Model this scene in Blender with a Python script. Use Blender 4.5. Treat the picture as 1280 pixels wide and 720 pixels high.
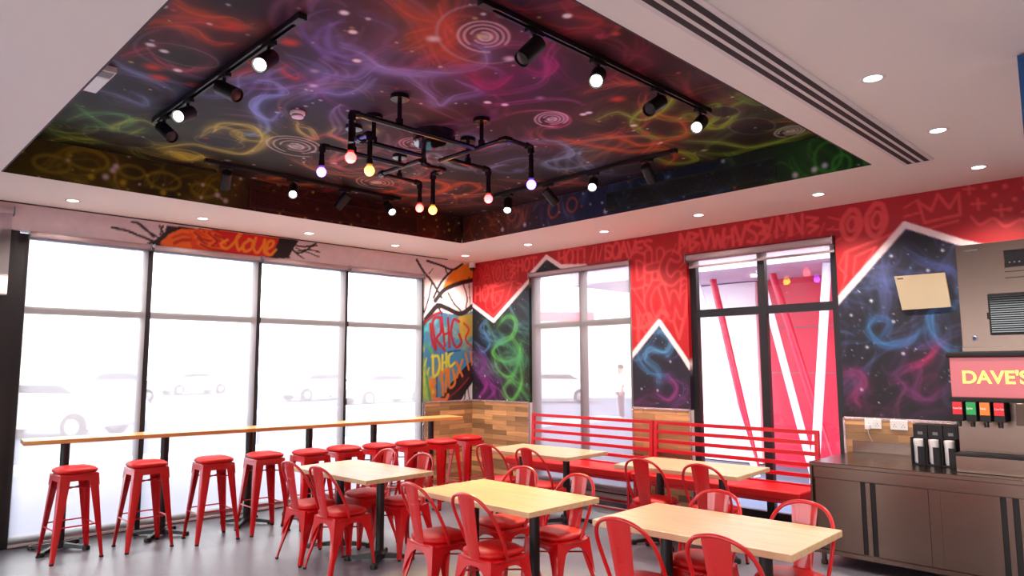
import bpy, math, random
import numpy as np
from mathutils import Vector, Matrix

for o in list(bpy.data.objects):
    bpy.data.objects.remove(o)
S = bpy.context.scene
COL = S.collection
PI = math.pi

# ------------------------------------------------------------------ camera
CF, CYAW, CPIT, CROLL = 882.25, 0.7898, 0.1096, -0.0041
CP = np.array([-7.0555, -7.9675, 1.6534])
_f = np.array([math.cos(CPIT) * math.cos(CYAW), math.cos(CPIT) * math.sin(CYAW), math.sin(CPIT)])
_r0 = np.array([math.sin(CYAW), -math.cos(CYAW), 0.0])
_u0 = np.cross(_r0, _f)
_r = math.cos(CROLL) * _r0 + math.sin(CROLL) * _u0
_u = -math.sin(CROLL) * _r0 + math.cos(CROLL) * _u0
cam = bpy.data.cameras.new('camera')
camo = bpy.data.objects.new('camera', cam)
COL.objects.link(camo)
camo.matrix_world = Matrix(((_r[0], _u[0], -_f[0], CP[0]), (_r[1], _u[1], -_f[1], CP[1]),
                            (_r[2], _u[2], -_f[2], CP[2]), (0, 0, 0, 1)))
cam.sensor_width = 36
cam.lens = 36 * CF / 1280
cam.clip_start = 0.05
cam.clip_end = 300
S.camera = camo

# ------------------------------------------------------------------ world, sun, exposure
S.view_settings.view_transform = 'Standard'
S.view_settings.look = 'None'
S.view_settings.exposure = 0.92
S.view_settings.gamma = 1.0
S.view_settings.use_curve_mapping = False
S.cycles.use_denoising = True
S.cycles.max_bounces = 10
S.cycles.transparent_max_bounces = 16
S.cycles.sample_clamp_indirect = 8
S.cycles.caustics_reflective = False
S.cycles.caustics_refractive = False
SKY = 4.1
SUN = 3.6
DOWN_W = 80.0       # each recessed downlight
SPOT_W = 110.0      # each lit track head
w = bpy.data.worlds.new('sky')
S.world = w
w.use_nodes = True
bg = w.node_tree.nodes['Background']
bg.inputs[0].default_value = (0.97, 0.965, 1.0, 1)
bg.inputs[1].default_value = SKY
sl = bpy.data.lights.new('sun', 'SUN')
sl.energy = SUN
sl.angle = 0.02
sl.color = (1, 0.95, 0.87)
so = bpy.data.objects.new('sun', sl)
so.location = (0, -20, 20)
so.rotation_euler = Vector((0.12, 0.62, -0.78)).to_track_quat('-Z', 'Y').to_euler()
COL.objects.link(so)


def at(px, py, ax, val):
    """the point where the line of sight through pixel (px, py) meets the plane axis = val"""
    d = _f + _r * (px - 640) / CF - _u * (py - 360) / CF
    t = (val - CP[ax]) / d[ax]
    return CP + t * d


def ray_dir(px, py):
    d = _f + _r * (px - 640) / CF - _u * (py - 360) / CF
    return d / np.linalg.norm(d)


# ------------------------------------------------------------------ helpers
def lin(c):
    c = np.asarray(c, float) / 255.0
    return np.where(c <= 0.04045, c / 12.92, ((c + 0.055) / 1.055) ** 2.4)


def srgb(*c):
    return tuple(float(x) for x in lin(c)) + (1.0,)


def tag(o, label=None, cat=None, group=None, kind=None):
    if label: o['label'] = label
    if cat: o['category'] = cat
    if group: o['group'] = group
    if kind: o['kind'] = kind
    return o


def thing(name, label, cat, loc=(0, 0, 0), rz=0, group=None, kind=None):
    o = bpy.data.objects.new(name, None)
    o.empty_display_size = 0.1
    o.location = loc
    o.rotation_euler = (0, 0, rz)
    COL.objects.link(o)
    return tag(o, label, cat, group, kind)


class MB:
    def __init__(s):
        s.v = []
        s.f = []

    def add(s, vs, fs):
        n = len(s.v)
        s.v += [tuple(map(float, q)) for q in vs]
        s.f += [tuple(i + n for i in f) for f in fs]
        return s

    def box(s, x0, x1, y0, y1, z0, z1, M=None):
        vs = [(x, y, z) for z in (z0, z1) for y in (y0, y1) for x in (x0, x1)]
        if M is not None: vs = [M @ Vector(q) for q in vs]
        return s.add(vs, [(0, 2, 3, 1), (4, 5, 7, 6), (0, 1, 5, 4), (2, 6, 7, 3), (0, 4, 6, 2), (1, 3, 7, 5)])

    def bar(s, a, b, w, h=None):
        """square bar from a to b"""
        h = h or w
        a = Vector(a); b = Vector(b)
        d = (b - a).normalized()
        up = Vector((0, 0, 1)) if abs(d.z) < 0.9 else Vector((1, 0, 0))
        r = d.cross(up).normalized(); u = r.cross(d)
        vs = [p + r * i * w / 2 + u * j * h / 2 for p in (a, b) for i, j in ((-1, -1), (1, -1), (1, 1), (-1, 1))]
        return s.add(vs, [(3, 2, 1, 0), (4, 5, 6, 7), (0, 1, 5, 4), (1, 2, 6, 5), (2, 3, 7, 6), (3, 0, 4, 7)])

    def tube(s, pts, r, n=10, cap=True):
        pts = [Vector(q) for q in pts]
        rs = r if isinstance(r, (list, tuple)) else [r] * len(pts)
        rings = []
        d0 = (pts[1] - pts[0]).normalized()
        up = Vector((0, 0, 1)) if abs(d0.z) < 0.9 else Vector((1, 0, 0))
        a = d0.cross(up).normalized()
        for i, q in enumerate(pts):
            d = (pts[min(i + 1, len(pts) - 1)] - pts[max(i - 1, 0)]).normalized()
            a = (a - d * a.dot(d)).normalized()
            b = d.cross(a)
            rings.append([q + (a * math.cos(t) + b * math.sin(t)) * rs[i] for t in [2 * PI * k / n for k in range(n)]])
        vs = [p for rg in rings for p in rg]
        fs = [(i * n + k, i * n + (k + 1) % n, (i + 1) * n + (k + 1) % n, (i + 1) * n + k)
              for i in range(len(pts) - 1) for k in range(n)]
        if cap:
            fs += [tuple(range(n))[::-1], tuple((len(pts) - 1) * n + k for k in range(n))]
        return s.add(vs, fs)

    def lathe(s, prof, n=24, c=(0, 0, 0), M=None, sq=None, cap=True):
        """prof = [(r, z)], sq = superellipse exponent for rounded squares"""
        vs = []
        for r, z in prof:
            for k in range(n):
                t = 2 * PI * (k + 0.5) / n
                x, y = math.cos(t), math.sin(t)
                if sq:
                    m = (abs(x) ** sq + abs(y) ** sq) ** (-1 / sq)
                    x *= m; y *= m
                q = Vector((x * r, y * r, z))
                if M is not None: q = M @ q
                vs.append((q[0] + c[0], q[1] + c[1], q[2] + c[2]))
        fs = [(i * n + k, i * n + (k + 1) % n, (i + 1) * n + (k + 1) % n, (i + 1) * n + k)
              for i in range(len(prof) - 1) for k in range(n)]
        if cap: fs += [tuple(range(n))[::-1], tuple((len(prof) - 1) * n + k for k in range(n))]
        return s.add(vs, fs)

    def prism(s, poly, ax, a, b):
        """extrude 2-D polygon along axis ax from a to b"""
        def P(q, w):
            q = list(q); q.insert(ax, w); return q
        n = len(poly)
        vs = [P(q, a) for q in poly] + [P(q, b) for q in poly]
        return s.add(vs, [tuple(range(n)), tuple(range(2 * n - 1, n - 1, -1))] +
                     [(k, (k + 1) % n, n + (k + 1) % n, n + k) for k in range(n)])


def mk(name, mb, mat, parent=None, smooth=False, bevel=0, sub=0, loc=None, rz=None):
    me = bpy.data.meshes.new(name)
    me.from_pydata(mb.v, [], mb.f)
    import bmesh
    bm = bmesh.new(); bm.from_mesh(me)
    bmesh.ops.recalc_face_normals(bm, faces=bm.faces)
    bm.to_mesh(me); bm.free()
    me.materials.append(mat)
    o = bpy.data.objects.new(name, me)
    COL.objects.link(o)
    if parent is not None: o.parent = parent
    if loc is not None: o.location = loc
    if rz is not None: o.rotation_euler = (0, 0, rz)
    if bevel:
        m = o.modifiers.new('bevel', 'BEVEL'); m.width = bevel; m.segments = 2; m.limit_method = 'ANGLE'
        m.angle_limit = 0.6
    if sub:
        m = o.modifiers.new('sub', 'SUBSURF'); m.levels = sub; m.render_levels = sub
    if smooth:
        me.polygons.foreach_set('use_smooth', [True] * len(me.polygons))
        if smooth == 'auto':
            try: me.set_sharp_from_angle(angle=0.7)
            except Exception: pass
    return o


def struct(name, mb, mat, **k):
    o = mk(name, mb, mat, **k)
    if o.parent is None: o['kind'] = 'structure'
    return o


def copy_tree(o, parent=None):
    c = o.copy()
    COL.objects.link(c)
    if parent is not None: c.parent = parent
    for ch in list(o.children):
        copy_tree(ch, c)
    return c


def spline(pts, n=8, closed=False):
    P = [np.array(q, float) for q in pts]
    out = []
    m = len(P)
    for i in range(m if closed else m - 1):
        if closed:
            a, b, c, d = P[i - 1], P[i], P[(i + 1) % m], P[(i + 2) % m]
        else:
            b, c = P[i], P[i + 1]
            a = P[i - 1] if i else 2 * b - c
            d = P[i + 2] if i + 2 < m else 2 * c - b
        for k in range(n):
            t = k / n
            out.append(0.5 * ((2 * b) + (c - a) * t + (2 * a - 5 * b + 4 * c - d) * t * t + (3 * b - a - 3 * c + d) * t ** 3))
    out.append(P[0] if closed else P[-1])
    return out


# ------------------------------------------------------------------ materials
def mat(name, col, rough=0.5, metal=0.0, coat=0.0, emis=None, es=0.0, trans=None, spec=0.5, bump=None, noise=None):
    m = bpy.data.materials.new(name)
    m.use_nodes = True
    nt = m.node_tree
    b = nt.nodes['Principled BSDF']
    b.inputs['Base Color'].default_value = col
    b.inputs['Roughness'].default_value = rough
    b.inputs['Metallic'].default_value = metal
    b.inputs['Coat Weight'].default_value = coat
    b.inputs['Coat Roughness'].default_value = 0.08
    b.inputs['Specular IOR Level'].default_value = spec
    if emis:
        b.inputs['Emission Color'].default_value = emis
        b.inputs['Emission Strength'].default_value = es
    if noise or bump:
        tc = nt.nodes.new('ShaderNodeTexCoord')
        nz = nt.nodes.new('ShaderNodeTexNoise')
        sc = (noise or bump)[0]
        nz.inputs['Scale'].default_value = sc
        nz.inputs['Detail'].default_value = 4
        nt.links.new(tc.outputs['Object'], nz.inputs['Vector'])
        if noise:
            mx = nt.nodes.new('ShaderNodeMixRGB')
            mx.blend_type = 'MULTIPLY'
            mx.inputs[0].default_value = 1
            mx.inputs[1].default_value = col
            rp = nt.nodes.new('ShaderNodeMapRange')
            rp.inputs['To Min'].default_value = 1 - noise[1]
            rp.inputs['To Max'].default_value = 1 + noise[1]
            nt.links.new(nz.outputs[0], rp.inputs[0])
            nt.links.new(rp.outputs[0], mx.inputs[2])
            nt.links.new(mx.outputs[0], b.inputs['Base Color'])
        if bump:
            bp = nt.nodes.new('ShaderNodeBump')
            bp.inputs['Strength'].default_value = bump[1]
            bp.inputs['Distance'].default_value = 0.01
            nt.links.new(nz.outputs[0], bp.inputs['Height'])
            nt.links.new(bp.outputs[0], b.inputs['Normal'])
    return m


M = {}
M['ceil'] = mat('ceiling_paint', srgb(252, 246, 240), 0.9, bump=(3, 0.03))
M['white'] = mat('white_paint', srgb(238, 228, 226), 0.8, noise=(2, 0.02))
M['wallp'] = mat('back_wall_paint', srgb(205, 180, 165), 0.8, noise=(1, 0.04))
M['black'] = mat('black_frame', srgb(22, 22, 26), 0.4, noise=(8, 0.1))
M['blackm'] = mat('black_cast_iron', srgb(20, 20, 22), 0.45, bump=(60, 0.15))
M['pipe'] = mat('black_pipe', srgb(14, 13, 15), 0.22, noise=(30, 0.2))
M['gloss'] = mat('glossy_black', srgb(14, 14, 16), 0.06, metal=0.0, coat=1.0, noise=(5, 0.05))
M['red'] = mat('red_enamel', srgb(200, 8, 16), 0.28, coat=0.5, noise=(6, 0.05))
M['vinyl'] = mat('red_vinyl', srgb(200, 16, 18), 0.45, spec=.35, bump=(40, 0.12))
M['bench'] = mat('bench_red_paint', srgb(204, 14, 32), 0.35, coat=0.3, noise=(6, 0.05))
M['alu'] = mat('aluminium', srgb(190, 190, 195), 0.35, metal=1, noise=(30, 0.05))
M['plastic'] = mat('white_plastic', srgb(235, 230, 228), 0.4, noise=(20, 0.02))
M['grey'] = mat('grey_plastic', srgb(120, 116, 118), 0.5, noise=(60, 0.1))
M['dark'] = mat('dark_slot', srgb(60, 52, 54), 0.8, noise=(9, 0.1))
M['rubber'] = mat('dark_rubber', srgb(30, 26, 28), 0.7, noise=(9, 0.1))
M['concrete'] = mat('asphalt', srgb(96, 102, 124), 0.9, noise=(1.5, 0.15))
M['kerb'] = mat('kerb_stone', srgb(225, 222, 220), 0.9, noise=(3, 0.1))
M['lens'] = mat('lamp_lens', srgb(255, 250, 240), 0.4, emis=(1, 0.93, 0.82, 1), es=5)
M['dlens'] = mat('downlight_lens', srgb(255, 250, 240), 0.4, emis=(1, 0.95, 0.88, 1), es=5)
M['unlit'] = mat('unlit_lens', srgb(34, 31, 30), 0.4)
M['tyre'] = mat('tyre', srgb(40, 40, 42), 0.8, noise=(9, 0.1))
M['carglass'] = mat('car_glass', srgb(40, 46, 54), 0.1, noise=(3, 0.1))
M['redwall'] = mat('red_cladding', srgb(222, 44, 76), 0.3, noise=(0.6, 0.06))
M['cup'] = mat('white_cups', srgb(240, 232, 232), 0.5, noise=(15, 0.03))
M['cream'] = mat('cream_board', srgb(178, 160, 130), 0.35, metal=0.25, noise=(4, 0.06))


def m_steel():
    m = mat('brushed_steel', srgb(118, 97, 87), 0.25, metal=1)
    nt = m.node_tree; b = nt.nodes['Principled BSDF']
    tc = nt.nodes.new('ShaderNodeTexCoord'); mp = nt.nodes.new('ShaderNodeMapping')
    mp.inputs['Scale'].default_value = (2, 2, 400)
    nz = nt.nodes.new('ShaderNodeTexNoise'); nz.inputs['Scale'].default_value = 1.5
    rp = nt.nodes.new('ShaderNodeMapRange')
    rp.inputs['To Min'].default_value = 0.20; rp.inputs['To Max'].default_value = 0.30
    nt.links.new(tc.outputs['Object'], mp.inputs[0]); nt.links.new(mp.outputs[0], nz.inputs['Vector'])
    nt.links.new(nz.outputs[0], rp.inputs[0]); nt.links.new(rp.outputs[0], b.inputs['Roughness'])
    return m


M['steel'] = m_steel()


def m_wood(name, c1, c2, plank=None, axis='X', rough=0.4, sc=1.0, grain=1.0):
    """wood; plank = (length, height) lays staggered boards in the object's u-v plane"""
    m = mat(name, srgb(*c1), rough)
    nt = m.node_tree; b = nt.nodes['Principled BSDF']
    tc = nt.nodes.new('ShaderNodeTexCoord'); mp = nt.nodes.new('ShaderNodeMapping')
    if axis == 'Y':
        mp.inputs['Rotation'].default_value = (0, 0, PI / 2)
    nt.links.new(tc.outputs['Object'], mp.inputs[0])
    mp2 = nt.nodes.new('ShaderNodeMapping'); mp2.inputs['Scale'].default_value = (1.2 * sc, 14 * sc, 14 * sc)
    nt.links.new(mp.outputs[0], mp2.inputs[0])
    nz = nt.nodes.new('ShaderNodeTexNoise'); nz.inputs['Scale'].default_value = 2.2
    nz.inputs['Detail'].default_value = 6; nz.inputs['Distortion'].default_value = 0.6
    nt.links.new(mp2.outputs[0], nz.inputs['Vector'])
    mx = nt.nodes.new('ShaderNodeMixRGB')
    mx.inputs[1].default_value = srgb(*c1); mx.inputs[2].default_value = srgb(*c2)
    mr = nt.nodes.new('ShaderNodeMapRange')
    mr.inputs['From Min'].default_value = 0.35; mr.inputs['From Max'].default_value = 0.65
    mr.inputs['To Max'].default_value = grain
    nt.links.new(nz.outputs[0], mr.inputs[0]); nt.links.new(mr.outputs[0], mx.inputs[0])
    out = mx.outputs[0]
    if plank:
        br = nt.nodes.new('ShaderNodeTexBrick')
        br.inputs['Brick Width'].default_value = plank[0]; br.inputs['Row Height'].default_value = plank[1]
        br.inputs['Scale'].default_value = 1; br.inputs['Mortar Size'].default_value = 0.0012
        br.offset = 0.37
        br.inputs['Color1'].default_value = (0.42, 0.42, 0.42, 1); br.inputs['Color2'].default_value = (1.5, 1.45, 1.35, 1)
        br.inputs['Mortar'].default_value = (0.35, 0.3, 0.28, 1)
        cx = nt.nodes.new('ShaderNodeSeparateXYZ'); cb = nt.nodes.new('ShaderNodeCombineXYZ')
        nt.links.new(mp.outputs[0], cx.inputs[0])
        nt.links.new(cx.outputs[0], cb.inputs[0]); nt.links.new(cx.outputs[2], cb.inputs[1])
        nt.links.new(cb.outputs[0], br.inputs['Vector'])
        m2 = nt.nodes.new('ShaderNodeMixRGB'); m2.blend_type = 'MULTIPLY'; m2.inputs[0].default_value = 1.0
        nt.links.new(out, m2.inputs[1]); nt.links.new(br.outputs[0], m2.inputs[2])
        out = m2.outputs[0]
    nt.links.new(out, b.inputs['Base Color'])
    return m


M['table'] = m_wood('table_wood', (218, 186, 150), (206, 168, 126), axis='Y', rough=0.35)
M['barwood'] = m_wood('bar_wood', (226, 170, 100), (204, 142, 76), axis='X', rough=0.35)
M['planks_left'] = m_wood('plank_cladding', (186, 138, 96), (142, 98, 66), (0.46, 0.068), 'X', 0.5, grain=.5)
M['planks_right'] = m_wood('plank_cladding_side', (200, 152, 106), (150, 106, 72), (0.46, 0.068), 'Y', 0.5, grain=.5)


def m_floor():
    m = mat('floor_tile', srgb(150, 146, 150), 0.38)
    nt = m.node_tree; b = nt.nodes['Principled BSDF']
    tc = nt.nodes.new('ShaderNodeTexCoord')
    br = nt.nodes.new('ShaderNodeTexBrick')
    br.inputs['Scale'].default_value = 1; br.inputs['Brick Width'].default_value = 1.2
    br.inputs['Row Height'].default_value = 0.6; br.inputs['Mortar Size'].default_value = 0.003
    br.offset = 0.5
    br.inputs['Color1'].default_value = srgb(122, 123, 133); br.inputs['Color2'].default_value = srgb(115, 116, 127)
    br.inputs['Mortar'].default_value = srgb(112, 109, 112)
    nz = nt.nodes.new('ShaderNodeTexNoise'); nz.inputs['Scale'].default_value = 1.8; nz.inputs['Detail'].default_value = 7
    mr = nt.nodes.new('ShaderNodeMapRange'); mr.inputs['To Min'].default_value = 0.82; mr.inputs['To Max'].default_value = 1.15
    mx = nt.nodes.new('ShaderNodeMixRGB'); mx.blend_type = 'MULTIPLY'; mx.inputs[0].default_value = 1
    nt.links.new(tc.outputs['Object'], br.inputs['Vector']); nt.links.new(tc.outputs['Object'], nz.inputs['Vector'])
    nt.links.new(nz.outputs[0], mr.inputs[0]); nt.links.new(br.outputs[0], mx.inputs[1]); nt.links.new(mr.outputs[0], mx.inputs[2])
    nt.links.new(mx.outputs[0], b.inputs['Base Color'])
    return m


M['floor'] = m_floor()


def m_glass():
    m = bpy.data.materials.new('window_glass'); m.use_nodes = True
    nt = m.node_tree; nt.nodes.remove(nt.nodes['Principled BSDF'])
    out = nt.nodes['Material Output']
    tr = nt.nodes.new('ShaderNodeBsdfTransparent'); tr.inputs[0].default_value = (0.93, 0.96, 0.95, 1)
    gl = nt.nodes.new('ShaderNodeBsdfGlossy'); gl.inputs['Roughness'].default_value = 0.02
    fr = nt.nodes.new('ShaderNodeFresnel'); fr.inputs[0].default_value = 1.45
    mx = nt.nodes.new('ShaderNodeMixShader')
    nt.links.new(fr.outputs[0], mx.inputs[0]); nt.links.new(tr.outputs[0], mx.inputs[1]); nt.links.new(gl.outputs[0], mx.inputs[2])
    nt.links.new(mx.outputs[0], out.inputs[0])
    return m


M['glass'] = m_glass()


def m_blind():
    """open-weave screen cloth: part of the light passes straight through, the rest is scattered"""
    m = bpy.data.materials.new('screen_cloth'); m.use_nodes = True
    nt = m.node_tree; nt.nodes.remove(nt.nodes['Principled BSDF'])
    out = nt.nodes['Material Output']
    tr = nt.nodes.new('ShaderNodeBsdfTransparent'); tr.inputs[0].default_value = (1, 1, 1, 1)
    tl = nt.nodes.new('ShaderNodeBsdfTranslucent'); tl.inputs[0].default_value = (0.84, 0.77, 0.82, 1)
    df = nt.nodes.new('ShaderNodeBsdfDiffuse'); df.inputs[0].default_value = (0.75, 0.70, 0.71, 1)
    a = nt.nodes.new('ShaderNodeMixShader'); a.inputs[0].default_value = 0.32
    b = nt.nodes.new('ShaderNodeMixShader'); b.inputs[0].default_value = 0.64
    nt.links.new(tl.outputs[0], a.inputs[1]); nt.links.new(df.outputs[0], a.inputs[2])
    nt.links.new(tr.outputs[0], b.inputs[1]); nt.links.new(a.outputs[0], b.inputs[2])
    nt.links.new(b.outputs[0], out.inputs[0])
    return m


M['blind'] = m_blind()


def m_paint(name, rough=0.55):
    m = mat(name, (1, 1, 1, 1), rough)
    nt = m.node_tree
    a = nt.nodes.new('ShaderNodeVertexColor'); a.layer_name = 'paint'
    tc = nt.nodes.new('ShaderNodeTexCoord')
    nz = nt.nodes.new('ShaderNodeTexNoise'); nz.inputs['Scale'].default_value = 9; nz.inputs['Detail'].default_value = 5
    mr = nt.nodes.new('ShaderNodeMapRange'); mr.inputs['To Min'].default_value = 0.85; mr.inputs['To Max'].default_value = 1.15
    mx = nt.nodes.new('ShaderNodeMixRGB'); mx.blend_type = 'MULTIPLY'; mx.inputs[0].default_value = 1
    nt.links.new(tc.outputs['Object'], nz.inputs['Vector']); nt.links.new(nz.outputs[0], mr.inputs[0])
    nt.links.new(a.outputs[0], mx.inputs[1]); nt.links.new(mr.outputs[0], mx.inputs[2])
    nt.links.new(mx.outputs[0], nt.nodes['Principled BSDF'].inputs['Base Color'])
    return m


M['mural'] = m_paint('spray_paint', 0.55)
M['mural_c'] = m_paint('satin_spray_paint', 0.6)
M['mural_c'].node_tree.nodes['Principled BSDF'].inputs['Specular IOR Level'].default_value = 0.25


# ------------------------------------------------------------------ spray painting (procedural colour fields in metres)
class Canvas:
    def __init__(s, u0, u1, v0, v1, res=0.01, base=(255, 255, 255)):
        s.u0, s.v0, s.res = u0, v0, res
        s.W = int(round((u1 - u0) / res)) + 1
        s.H = int(round((v1 - v0) / res)) + 1
        s.a = np.zeros((s.H, s.W, 3)) + np.array(base, float)
        s.U, s.V = np.meshgrid(u0 + np.arange(s.W) * res, v0 + np.arange(s.H) * res)

    def _win(s, lo, hi):
        i0 = max(0, int((lo[0] - s.u0) / s.res)); i1 = min(s.W, int((hi[0] - s.u0) / s.res) + 2)
        j0 = max(0, int((lo[1] - s.v0) / s.res)); j1 = min(s.H, int((hi[1] - s.v0) / s.res) + 2)
        return i0, i1, j0, j1

    def stroke(s, pts, width, col, alpha=1.0, soft=0.3, clip=None, taper=False):
        P = np.array([q[:2] for q in pts], float)
        R = width / 2
        ext = R * (1 + 2 * soft) + s.res
        i0, i1, j0, j1 = s._win(P.min(0) - ext, P.max(0) + ext)
        if i1 <= i0 or j1 <= j0: return
        U = s.U[j0:j1, i0:i1]; V = s.V[j0:j1, i0:i1]
        D = np.full(U.shape, 9.0)
        n = len(P) - 1
        for k in range(n):
            ax, ay = P[k]; bx, by = P[k + 1]
            dx, dy = bx - ax, by - ay
            L = dx * dx + dy * dy + 1e-12
            t = np.clip(((U - ax) * dx + (V - ay) * dy) / L, 0, 1)
            d = np.hypot(U - ax - t * dx, V - ay - t * dy)
            if taper:
                q = (k + t) / n
                d = d / (0.25 + 0.75 * np.sin(PI * q)) 
            D = np.minimum(D, d)
        if soft > 0:
            m = np.clip((R * (1 + soft) - D) / (2 * R * soft), 0, 1)
            m = m * m * (3 - 2 * m)
        else:
            m = np.clip((R - D) / s.res + 0.5, 0, 1)
        m = m * alpha
        if clip is not None: m = m * clip[j0:j1, i0:i1]
        s.a[j0:j1, i0:i1] = s.a[j0:j1, i0:i1] * (1 - m[..., None]) + np.array(col, float) * m[..., None]

    def inside(s, poly):
        c = np.zeros(s.U.shape, bool)
        n = len(poly)
        for k in range(n):
            x1, y1 = poly[k]; x2, y2 = poly[(k + 1) % n]
            if y1 == y2: continue
            c ^= ((s.V < y1) != (s.V < y2)) & (s.U < (x2 - x1) * (s.V - y1) / (y2 - y1) + x1)
        return c

    def fill(s, poly, col, alpha=1.0):
        m = s.inside(poly) * alpha
        s.a = s.a * (1 - m[..., None]) + np.array(col, float) * m[..., None]

    def dot(s, c, r, col, alpha=1.0, soft=0.5, clip=None):
        s.stroke([c, (c[0] + 1e-4, c[1])], 2 * r, col, alpha, soft, clip)

    def ring(s, c, rx, ry, width, col, alpha=1.0, soft=0.5, rot=0, a0=0, a1=2 * PI, clip=None, spiral=0):
        pts = []
        for k in range(33):
            t = a0 + (a1 - a0) * k / 32
            g = 1 - spiral * k / 32
            x, y = rx * g * math.cos(t), ry * g * math.sin(t)
            pts.append((c[0] + x * math.cos(rot) - y * math.sin(rot), c[1] + x * math.sin(rot) + y * math.cos(rot)))
        s.stroke(pts, width, col, alpha, soft, clip)

    def sample(s, u, v):
        x = np.clip((u - s.u0) / s.res, 0, s.W - 1.001); y = np.clip((v - s.v0) / s.res, 0, s.H - 1.001)
        i = x.astype(int); j = y.astype(int); fx = (x - i)[..., None]; fy = (y - j)[..., None]
        a = s.a
        return (a[j, i] * (1 - fx) + a[j, i + 1] * fx) * (1 - fy) + (a[j + 1, i] * (1 - fx) + a[j + 1, i + 1] * fx) * fy


class Field:
    """smooth colour field from scattered control colours"""
    def __init__(s, ctr, p=2.6):
        s.P = np.array([c[0] for c in ctr], float); s.C = np.array([c[1] for c in ctr], float); s.p = p

    def __call__(s, U, V):
        num = 0; den = 0
        for P, C in zip(s.P, s.C):
            wgt = 1 / (np.hypot(U - P[0], V - P[1]) + 0.06) ** s.p
            num = num + wgt[..., None] * C; den = den + wgt
        return num / den[..., None]


def curl_field(seed, k0=2.2, n=7):
    rg = random.Random(seed)
    T = [(rg.uniform(-1, 1) * k0 * (1 + i * 0.45), rg.uniform(-1, 1) * k0 * (1 + i * 0.45), rg.uniform(0, 6.28), 1 / (1 + i * 0.35))
         for i in range(n)]

    def g(x, y):
        gx = gy = 0
        for a, b, c, w_ in T:
            q = math.cos(a * x + b * y + c) * w_
            gx += a * q; gy += b * q
        l = math.hypot(gx, gy) + 1e-6
        return -gy / l, gx / l
    return g


def smoke(cv, seed, count, colf, box, length=(0.5, 1.4), width=(0.02, 0.09), alpha=(0.15, 0.5), k0=2.2, clip=None, ribs=3, jit=25):
    rg = random.Random(seed)
    g = curl_field(seed * 7 + 1, k0)
    for _ in range(count):
        x = rg.uniform(box[0], box[1]); y = rg.uniform(box[2], box[3])
        L = rg.uniform(*length)
        sgn = rg.choice((-1, 1))
        turn = rg.uniform(-1.6, 1.6)
        pts = []
        x0, y0 = x, y
        st = 0.035
        for k in range(int(L / st)):
            pts.append((x, y))
            dx, dy = g(x, y)
            an = turn * (k * st)
            dx, dy = dx * math.cos(an) - dy * math.sin(an), dx * math.sin(an) + dy * math.cos(an)
            x += dx * st * sgn; y += dy * st * sgn
        if len(pts) < 4: continue
        col = colf(np.array([[x0]]), np.array([[y0]]))[0, 0] + np.array([rg.uniform(-jit, jit) for _ in range(3)])
        col = np.clip(col, 0, 255)
        wd = rg.uniform(*width); al = rg.uniform(*alpha)
        cv.stroke(pts, wd * 2.6, col, al * 0.45, 1.0, clip, taper=True)
        for q in range(ribs):
            ph = rg.uniform(0, 6.28); am = wd * rg.uniform(0.3, 1.3)
            P = []
            for k, (a, b) in enumerate(pts):
                t = k / (len(pts) - 1)
                k2 = min(k + 1, len(pts) - 1); k1 = max(k - 1, 0)
                tx, ty = pts[k2][0] - pts[k1][0], pts[k2][1] - pts[k1][1]
                l = math.hypot(tx, ty) + 1e-6
                o = am * math.sin(ph + t * 3.2)
                P.append((a - ty / l * o, b + tx / l * o))
            cv.stroke(P, wd * 0.5, np.clip(col * 1.2 + 8, 0, 255), al * .85, 1.0, clip, taper=True)


def stars(cv, seed, n, box, r=(0.004, 0.012), cols=((235, 225, 235),), clip=None, soft=0.6):
    rg = random.Random(seed)
    for _ in range(n):
        cv.dot((rg.uniform(box[0], box[1]), rg.uniform(box[2], box[3])), rg.uniform(*r), rg.choice(cols), rg.uniform(0.5, 1), soft, clip)


GL = {  # stroke letters on a 0..1 x 0..1 cell
    'D': [[(0, 0), (0, 1), (.55, .9), (.7, .5), (.5, .1), (0, 0)]],
    'H': [[(0, 0), (.05, 1)], [(.65, 0), (.6, 1)], [(.02, .5), (.63, .55)]],
    'C': [[(.7, .85), (.35, 1), (.05, .6), (.1, .2), (.4, 0), (.7, .2)]],
    'O': [[(.35, 1), (.02, .6), (.1, .1), (.4, 0), (.68, .4), (.6, .9), (.35, 1)]],
    'T': [[(0, 1), (.75, .95)], [(.38, 1), (.35, 0)]],
    'N': [[(0, 0), (.05, 1), (.6, 0), (.65, 1)]],
    'W': [[(0, 1), (.2, 0), (.4, .7), (.6, 0), (.85, 1)]],
    'A': [[(0, 0), (.35, 1), (.7, 0)], [(.15, .38), (.55, .4)]],
    'V': [[(0, 1), (.35, 0), (.7, 1)]],
    'E': [[(.65, 1), (0, .95), (.05, 0), (.65, .05)], [(.02, .5), (.5, .52)]],
    'S': [[(.65, .9), (.3, 1), (.05, .75), (.55, .4), (.5, .05), (.05, .1)]],
    '!': [[(.2, 1), (.2, .35)], [(.2, .08), (.2, .04)]],
    'I': [[(.2, 1), (.2, 0)]],
    'M': [[(0, 0), (.1, 1), (.4, .3), (.7, 1), (.8, 0)]],
    'X': [[(0, 0), (.6, 1)], [(0, 1), (.6, 0)]],
    '+': [[(.3, .15), (.35, .85)], [(0, .5), (.65, .5)]],
    '/': [[(0, 0), (.4, 1)]],
    'L': [[(0, 1), (.05, 0), (.6, .05)]],
    'Z': [[(0, .9), (.6, .75), (.05, .45), (.6, .3), (.1, 0)]],
    ' ': [],
}


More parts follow.
